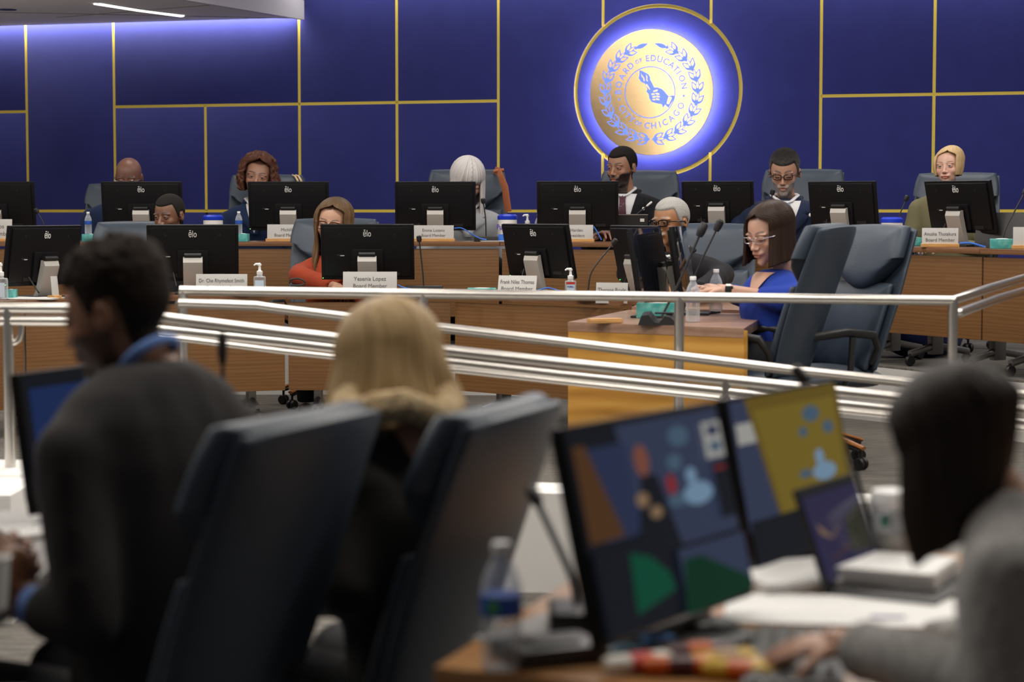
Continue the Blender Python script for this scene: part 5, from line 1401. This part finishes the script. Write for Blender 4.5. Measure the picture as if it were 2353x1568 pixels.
def picture(scn, Mx, W, H, items, y=.0035):
    """items: (kind, mat, name, ...) in screen units u 0..1 (left to right as read), w 0..1 (bottom to top)"""
    for i, it in enumerate(items):
        g = G(); yy = y+.0004*i
        def pt(u, w): return Vector((W/2-u*W, yy, w*H))
        if it[0] == 'p':
            g.add([pt(*q)[:] for q in it[3]], [tuple(range(len(it[3])))], M=Mx)
        else:
            u, w, ru, rw_ = it[3]; n = 24
            g.add([(pt(u, w)+Vector((-ru*W*math.cos(2*pi*k/n), 0, rw_*H*math.sin(2*pi*k/n))))[:] for k in range(n)], [tuple(range(n))], M=Mx)
        part(it[2], g, it[1], scn, smooth=False)
def rect(u0, w0, u1, w1): return [(u0, w0), (u1, w0), (u1, w1), (u0, w1)]
def scr(label, x, y, z, rz, lean, W, H, Yn, items, group='foreground touch screens'):
    rt, scn, Mx = fitted(label, x, y, z, rz, lean, W, H, Yn, TZ, group, logo=False, led=False)
    k = Yn/y; picture(scn, Mx, W*k, H*k, items); return rt
scr('tilted touch screen showing a speaker in blue light, nearest of three on the oak table', .282, 3.25, .604, -123, 13, .52, .35, 3.25, [
    ('p', E_dark, 'picture_background', rect(.02, .03, .98, .96)),
    ('p', E_navy2, 'picture_wall', [(.38, .35), (.98, .35), (.98, .96), (.30, .96)]),
    ('p', E_navy, 'picture_wall', [(.12, .45), (.36, .45), (.34, .88), (.10, .88)]),
    ('p', E_brown, 'picture_panel', [(.03, .46), (.24, .46), (.10, .90), (.03, .90)]),
    ('p', E_dark, 'picture_body', [(.30, .35), (.58, .35), (.50, .70), (.40, .72)]),
    ('e', E_face, 'picture_face', (.42, .78, .045, .075)), ('e', E_skin2, 'picture_hand', (.38, .60, .04, .035)), ('e', E_skin2, 'picture_hand', (.45, .53, .04, .03)),
    ('e', E_mid, 'picture_crowd', (.68, .86, .07, .05)), ('e', E_mid, 'picture_crowd', (.62, .74, .05, .04)), ('e', E_mid, 'picture_crowd', (.60, .56, .07, .03)), ('e', E_lite, 'picture_table', (.74, .57, .10, .055)), ('e', E_lite, 'picture_person', (.71, .66, .035, .04)), ('e', E_red, 'picture_flag', (.57, .64, .03, .05)),
    ('p', E_white, 'picture_window', rect(.84, .72, .97, .90)), ('p', E_navy, 'picture_pane', rect(.87, .83, .95, .88)), ('p', E_mid, 'picture_pane', rect(.87, .75, .95, .80)),
    ('p', E_dark, 'picture_bar', rect(.86, .42, .97, .70)), ('p', E_red, 'picture_mark', rect(.87, .66, .95, .675)),
    ('p', E_dark, 'picture_dark', rect(.02, .03, .30, .42)),  # plain dark area at the lower left of the screen
    ('p', E_navy2, 'reflected_navy', rect(.52, .05, .98, .33)), ('p', E_green2, 'reflected_cloth', [(.20, .10), (.46, .16), (.44, .24), (.34, .34), (.22, .38)]),  # navy and green reflections in the lower glass, painted as glowing shapes
    ('p', E_green, 'reflected_cloth', [(.50, .02), (.97, .04), (.97, .10), (.80, .20), (.66, .28), (.54, .28)])])
scr('touch screen with a mustard yellow picture, behind the dark laptop', .605, 4.01, .585, -123, 11, .52, .34, 4.0, [
    ('p', E_navy2, 'picture_background', rect(.02, .22, .98, .97)), ('p', E_white, 'picture_block', rect(.04, .72, .24, .84)),
    ('p', E_yel2, 'picture_frame', [(.30, .22), (.98, .22), (.98, .98), (.14, .98)]), ('p', E_yel, 'picture_field', [(.32, .26), (.94, .26), (.94, .90), (.20, .90)]),
    ('e', E_mid, 'picture_crowd', (.70, .82, .08, .05)), ('e', E_mid, 'picture_crowd', (.84, .72, .05, .04)), ('e', E_mid, 'picture_crowd', (.60, .72, .04, .03)), ('e', E_lite, 'picture_table', (.74, .46, .11, .055)), ('e', E_lite, 'picture_person', (.71, .55, .04, .05)), ('e', E_mid, 'picture_crowd', (.56, .47, .06, .025)),
    ('p', E_dark, 'picture_dark', rect(.02, .02, .66, .28)), ('p', E_purp, 'picture_dark', rect(.66, .02, .98, .26))])  # plain dark areas along the bottom of the screen
scr('touch screen with a blue picture of a speaker, left of the suited man', -1.03, 4.92, .56, -112, 8, .52, .34, 4.5, [
    ('p', E_dark, 'picture_background', rect(.02, .02, .98, .97)), ('p', E_stage, 'picture_wall', rect(.06, .40, .96, .88)), ('p', E_blue, 'picture_wall', rect(.50, .62, .96, .90)), ('p', E_blue, 'picture_strip', rect(.10, .36, .40, .39)),
    ('p', E_dark, 'picture_body', [(.36, .40), (.62, .40), (.56, .66), (.42, .66)]), ('e', E_skin2, 'picture_face', (.47, .76, .055, .09)), ('e', E_skin2, 'picture_hand', (.44, .54, .05, .05))])
scr('touch screen showing olive colour, cut by the left picture edge', -1.30, 4.4, .62, -112, 8, .40, .34, 4.2, [('p', E_yel2, 'picture_field', rect(.02, .45, .98, .97)), ('p', E_navy, 'picture_field', rect(.02, .03, .98, .45))])
# laptop near right
kL = 3.75/4.225; lq = EYE+(Vector((.739, 4.225, .486))-EYE)*kL; rt = thing('laptop', 'open dark laptop beside papers and cup, left of the typing woman', 'laptop', (lq.x, lq.y, TZ), R(-121.7))
Ml = MT(0, 0, lq.z-TZ)@RX(R(20)); g = G(); g.box((0, -.003, .098), (.282, .007, .205), .003, M=Ml); part('laptop_lid', g, M_armblack, rt)
g = G(); g.box((0, .0010, .098), (.27, .001, .19), M=Ml); sc_ = part('laptop_screen', g, M_gloss, rt)
picture(sc_, Ml, .27, .195, [('p', E_purp, 'picture_field', rect(0.02, .1, .98, .93)), ('p', E_brown, 'reflected_line', [(.2, .28), (.8, .40), (.8, .42), (.2, .30)]), ('p', E_skin2, 'reflected_line', [(.15, .55), (.3, .48), (.55, .6), (.3, .50), (.12, .66)]), ('p', emis('screen olive', (.05, .05, .035)), 'picture_shape', [(.55, .3), (.95, .25), (.95, .75), (.6, .62)])], .003)  # orange lines are a reflection painted as glowing strokes
g = G(); g.box((0, .105, .007), (.282, .20, .013), .004); part('laptop_base', g, M_armblack, rt)
# near laptop/keyboard under her hands
p = onT(1830, 1530); rt = thing('keyboard', 'dark keyboard under the typing hands at bottom right', 'keyboard', (p.x, p.y, TZ), R(-100))
g = G(); g.box((0, 0, .008), (.42, .15, .014), .004); part('keyboard_body', g, M_armblack, rt)
g = G()
for i in range(14):
    for j in range(5): g.box((-.19+i*.0292, -.055+j*.027, .018), (.024, .022, .006), .002)
part('keys', g, mat('keys', (.05, .05, .05), .5), rt)['kind'] = 'stuff'
def tsheet(label, px, py, w, d, rz, n=1, m=None, z=TZ, name='paper_sheet', cat='paper', group=None):
    p = onT(px, py); sheet(label, px, py, p.y, w, d, rz, n, m, z+.001, name, group, cat)
tsheet('bright white sheet under the dark haired woman\'s hands', 1940, 1408, .42, .26, -8, 2)
tsheet('crumpled white papers between the screens and the dark laptop', 1830, 1340, .24, .22, 20, 12)
tsheet('stack of white papers beside the cup, right of the dark laptop', 2050, 1345, .20, .20, -25, 22)
tsheet('grey sheet left of the nearest screen, behind the bottle', 1270, 1455, .18, .24, -30, 1, mat('grey sheet', (.30, .29, .28), .5))
tsheet('white sheet standing out under the nearest screen', 1500, 1430, .16, .14, 15, 30)
# purple pen mark
tsheet('small purple stroke marked on the bright white sheet', 2040, 1428, .06, .008, -5, 1, M_purple, TZ+.005, 'pen_mark', 'mark')
# iced drink cup
p = onT(2052, 1312); rt = thing('drink_cup', 'clear plastic cup of iced coffee with white upper part and green mark', 'cup', (p.x, p.y, TZ))
g = G(); g.lathe([(.0001, .002), (.034, 0), (.036, .01), (.046, .13), (.048, .132), (.046, .132), (.034, .012), (.0001, .01)], 32); part('cup_body', g, M_clear, rt)
g = G(); g.lathe([(.0001, .012), (.033, .012), (.040, .08), (.0001, .08)], 32); part('drink', g, mat('iced coffee', (.34, .19, .07), .3, var=(60, (.5, .38, .2), .4, .6)), rt)
g = G(); g.lathe([(.047, .128), (.05, .132), (.05, .14), (.042, .16), (.0001, .162)], 32); part('cup_lid', g, M_cap, rt)
g = G(); g.ell((-.022, -.036, .105), (.010, .004, .014)); part('green_mark', g, mat('green mark', (0, .16, .09), .5), rt)
g = G(); g.box((.02, 0, .105), (.05, .07, .05), .02); part('ice', g, M_white, rt)
# microphones of the front tables
mic('tall grey microphone leaning left between near chair and screen', [(1328, 1400), (1318, 1330), (1228, 1140)], 3.35, rad=.007, headr=.012, Ys=[3.35, 3.4, 3.5], group='near microphones', bw=(.10, .14, .04))
mic('black microphone rising behind the suited man\'s back', [(522, 1985), (520, 1300), (513, 960), (511, 800)], 4.4, rad=.005, headr=.011, headl=.07, group='near microphones')
mic('black microphone tip above the mustard screen', [(2012, 1239), (1945, 1010), (1843, 868)], 4.3, rad=.005, headr=.013, headl=.06, group='near microphones')
# clutter at the bottom edge
def gadget(name, label, cat, px, py, rz, build, z=TZ, group=None):
    p = onT(px, py); rt = thing(name, label, cat, (p.x, p.y, z), R(rz), group); build(rt); return rt
def b_mouse(rt):
    g = G(); g.ell((0, 0, .012), (.032, .05, .022), nu=20, nv=12); part('mouse_body', g, M_armblack, rt)
gadget('computer_mouse', 'dark computer mouse left of the typing hands', 'mouse', 1640, 1462, -60, b_mouse)
def b_phone(rt):
    g = G(); g.box((0, 0, .005), (.075, .15, .009), .004); part('phone_body', g, M_black, rt)
    g = G(); g.box((0, 0, .0098), (.068, .142, .0008)); part('phone_screen', g, emis('phone screen', (.03, .08, .11)), rt)
gadget('mobile_phone', 'mobile phone with blue lit screen lying below the nearest screen', 'phone', 1390, 1500, -70, b_phone)
def b_note(rt):
    g = G(); g.box((0, 0, .01), (.05, .035, .02), .004); part('note_pad', g, mat('pale blue pad', (.12, .26, .55), .5), rt)
gadget('sticky_note_pad', 'small sky blue pad near the mouse', 'note pad', 1510, 1488, 20, b_note)
def b_dock(rt):
    g = G(); g.box((0, 0, .015), (.16, .12, .03), .01); part('dock_body', g, M_armblack, rt)
    g = G(); g.box((0, -.01, .032), (.08, .05, .006), .002); part('button_panel', g, M_black, rt)
gadget('microphone_dock', 'black microphone base box right of the near water bottle', 'microphone base', 1262, 1515, 25, b_dock)
def b_choc(c1, c2, L=.11):
    def f(rt):
        g = G(); g.tube([(-L/2, 0, .014), (-L*.42, 0, .016), (L*.42, 0, .016), (L/2, 0, .014)], [.016, .020, .020, .016], 12, flat=.7); part('wrapper', g, c1, rt, ang=50)
        g = G(); g.tube([(-L*.15, 0, .016), (L*.2, 0, .016)], .0208, 12, flat=.72); part('wrapper_band', g, c2, rt)
    return f
m_o = mat('orange wrapper', (.65, .12, .01), .35); m_y = mat('yellow wrapper', (.7, .45, .04), .35); m_w = mat('white wrapper', (.8, .78, .7), .35); m_g = mat('green wrapper', (.05, .3, .1), .4); m_r = mat('red wrapper', (.6, .03, .03), .35); m_d = mat('dark wrapper', (.08, .02, .02), .3); m_t = mat('tan wrapper', (.5, .33, .18), .5)
for nm, px, py, rz, a, b in (('white and red', 1465, 1545, 25, m_w, m_r), ('orange and dark', 1560, 1552, 0, m_o, m_d), ('yellow and purple', 1660, 1538, 25, m_y, m_t), ('dark red', 1600, 1520, 15, m_d, m_o), ('tan and yellow', 1745, 1556, 10, m_t, m_y), ('pale yellow and orange', 1700, 1563, -20, m_y, m_o)):
    gadget('snack_bar', nm+' wrapped snack bar at the bottom edge of the oak table', 'snack', px, py, rz, b_choc(a, b), group='snack bars on the oak table')
# table of the suited man, left
p0 = onT(130, 1215)
rt = thing('side_table', 'grey table edge under the suited man\'s hands at lower left', 'table', (p0.x-.6, 4.0, -.17))
g = G(); g.box((-.15, .12, .722), (1.7, 1.15, .036), .004); part('tabletop', g, mat('grey laminate', (.33, .32, .31), .4), rt)
for a in (-1, 1): g = G(); g.tube([(a*.3-.4, .1, 0), (a*.3-.4, .1, .71)], .03, 12); part('leg', g, M_leg, rt)
p = onT(95, 1228); sheet('pale papers at the foot of the blue screen, lower left', 95, 1228, p.y, .16, .14, 30, 6, None, TZ+.001)
# ---------------------------------------------------------------- camera
cam = bpy.data.cameras.new('camera'); co = bpy.data.objects.new('camera', cam); COL.objects.link(co)
cam.lens = 70; cam.sensor_width = 36; cam.sensor_fit = 'HORIZONTAL'; cam.clip_end = 60; cam.clip_start = .1
co.location = EYE; co.rotation_euler = (pi/2-TILT, 0, 0); sc.camera = co
cam.dof.use_dof = True; cam.dof.focus_distance = 13.2; cam.dof.aperture_fstop = 2.8; cam.dof.aperture_blades = 0
# ---------------------------------------------------------------- light
def area(name, loc, rot, sx, sy, e, col=(1, .95, .88), spread=180):
    l = bpy.data.lights.new(name, 'AREA'); l.shape = 'RECTANGLE'; l.size = sx; l.size_y = sy; l.energy = e; l.color = col; l.spread = R(spread)
    o = bpy.data.objects.new(name, l); COL.objects.link(o); o.location = loc; o.rotation_euler = rot; return o
KL = 1.0
for x in (-4.2, -1.4, 1.4, 4.2):
    for y in (6.4, 8.9, 11.6):
        area('ceiling_panel_light', (x, y, 3.58), (0, 0, 0), 1.8, .35, 50*KL)
for x in (-2.5, 0, 2.5): area('ceiling_panel_light', (x, 3.9, 3.5), (0, 0, 0), 1.6, .35, 34*KL)
for x in (-2.7, 0, 2.7): area('dais_light', (x, 14.6-.2*x, 3.5), (R(-8), 0, 0), 1.6, .3, 22*KL)
# cove wash at the top of the wall: low ceiling part and high part
def cove(px0, px1, z, e, off=.055, wdt=.03, tilt=0):
    u0, u1 = whit(px0, 60)[0], whit(px1, 60)[0]; um = (u0+u1)/2
    c = Vector((um*math.cos(BETA), YW-um*math.sin(BETA), z))+wn*off
    area('cove_light', c[:], (R(tilt), 0, -BETA), u1-u0, wdt, e, (1, .97, .95))
cove(-500, 688, ZC+.10, 55)
cove(692, 2800, 3.42, 32, .2, .05, 0)
w = bpy.data.worlds.new('world'); sc.world = w; w.use_nodes = True
b = w.node_tree.nodes['Background']; b.inputs[0].default_value = (.95, .93, 1, 1); b.inputs[1].default_value = .09
sc.view_settings.view_transform = 'Standard'; sc.view_settings.look = 'None'; sc.view_settings.gamma = 1; sc.view_settings.exposure = 0.0
sc.view_settings.use_curve_mapping = False
sc.cycles.use_denoising = True; sc.cycles.use_adaptive_sampling = True; sc.cycles.adaptive_threshold = .02; sc.cycles.max_bounces = 8; sc.cycles.transmission_bounces = 8; sc.cycles.caustics_reflective = False; sc.cycles.caustics_refractive = False
sc.cycles.sample_clamp_indirect = 4
# added off-frame lights: one lifts the low ceiling, one highlights the brass seal
area('added_uplight', (-6.5, 13.0, 1.4), (R(180), 0, 0), 1.2, .6, 170)  # added out of view to brighten the ceiling underside
sd = Vector((1.33, 16.92, 2.3)); sp = sd+Vector((-.44, -.895, .05))*11.5
dd = (sd-sp).normalized(); qq = dd.to_track_quat('-Z', 'Y').to_euler()
area('added_seal_light', sp[:], (dd.to_track_quat('-Z', 'Y').to_matrix()@Matrix.Rotation(R(12), 3, 'Z')).to_euler(), .30, 3.2, 3.4, (1, .95, .85), 60)  # added out of view to put a bright streak on the brass

g = G(); bp = P(2130, 858, 12.6); g.ell((0, 0, .12), (.26, .14, .13)); g.tube([(-.1, 0, .24), (0, 0, .33), (.1, 0, .24)], .012, 8)
tag(part('bag', g, mat('dark blue bag', (.012, .02, .09), .4), loc=(bp.x, 12.75, .342)), 'dark blue bag on the dais floor under the right end desks', 'bag')
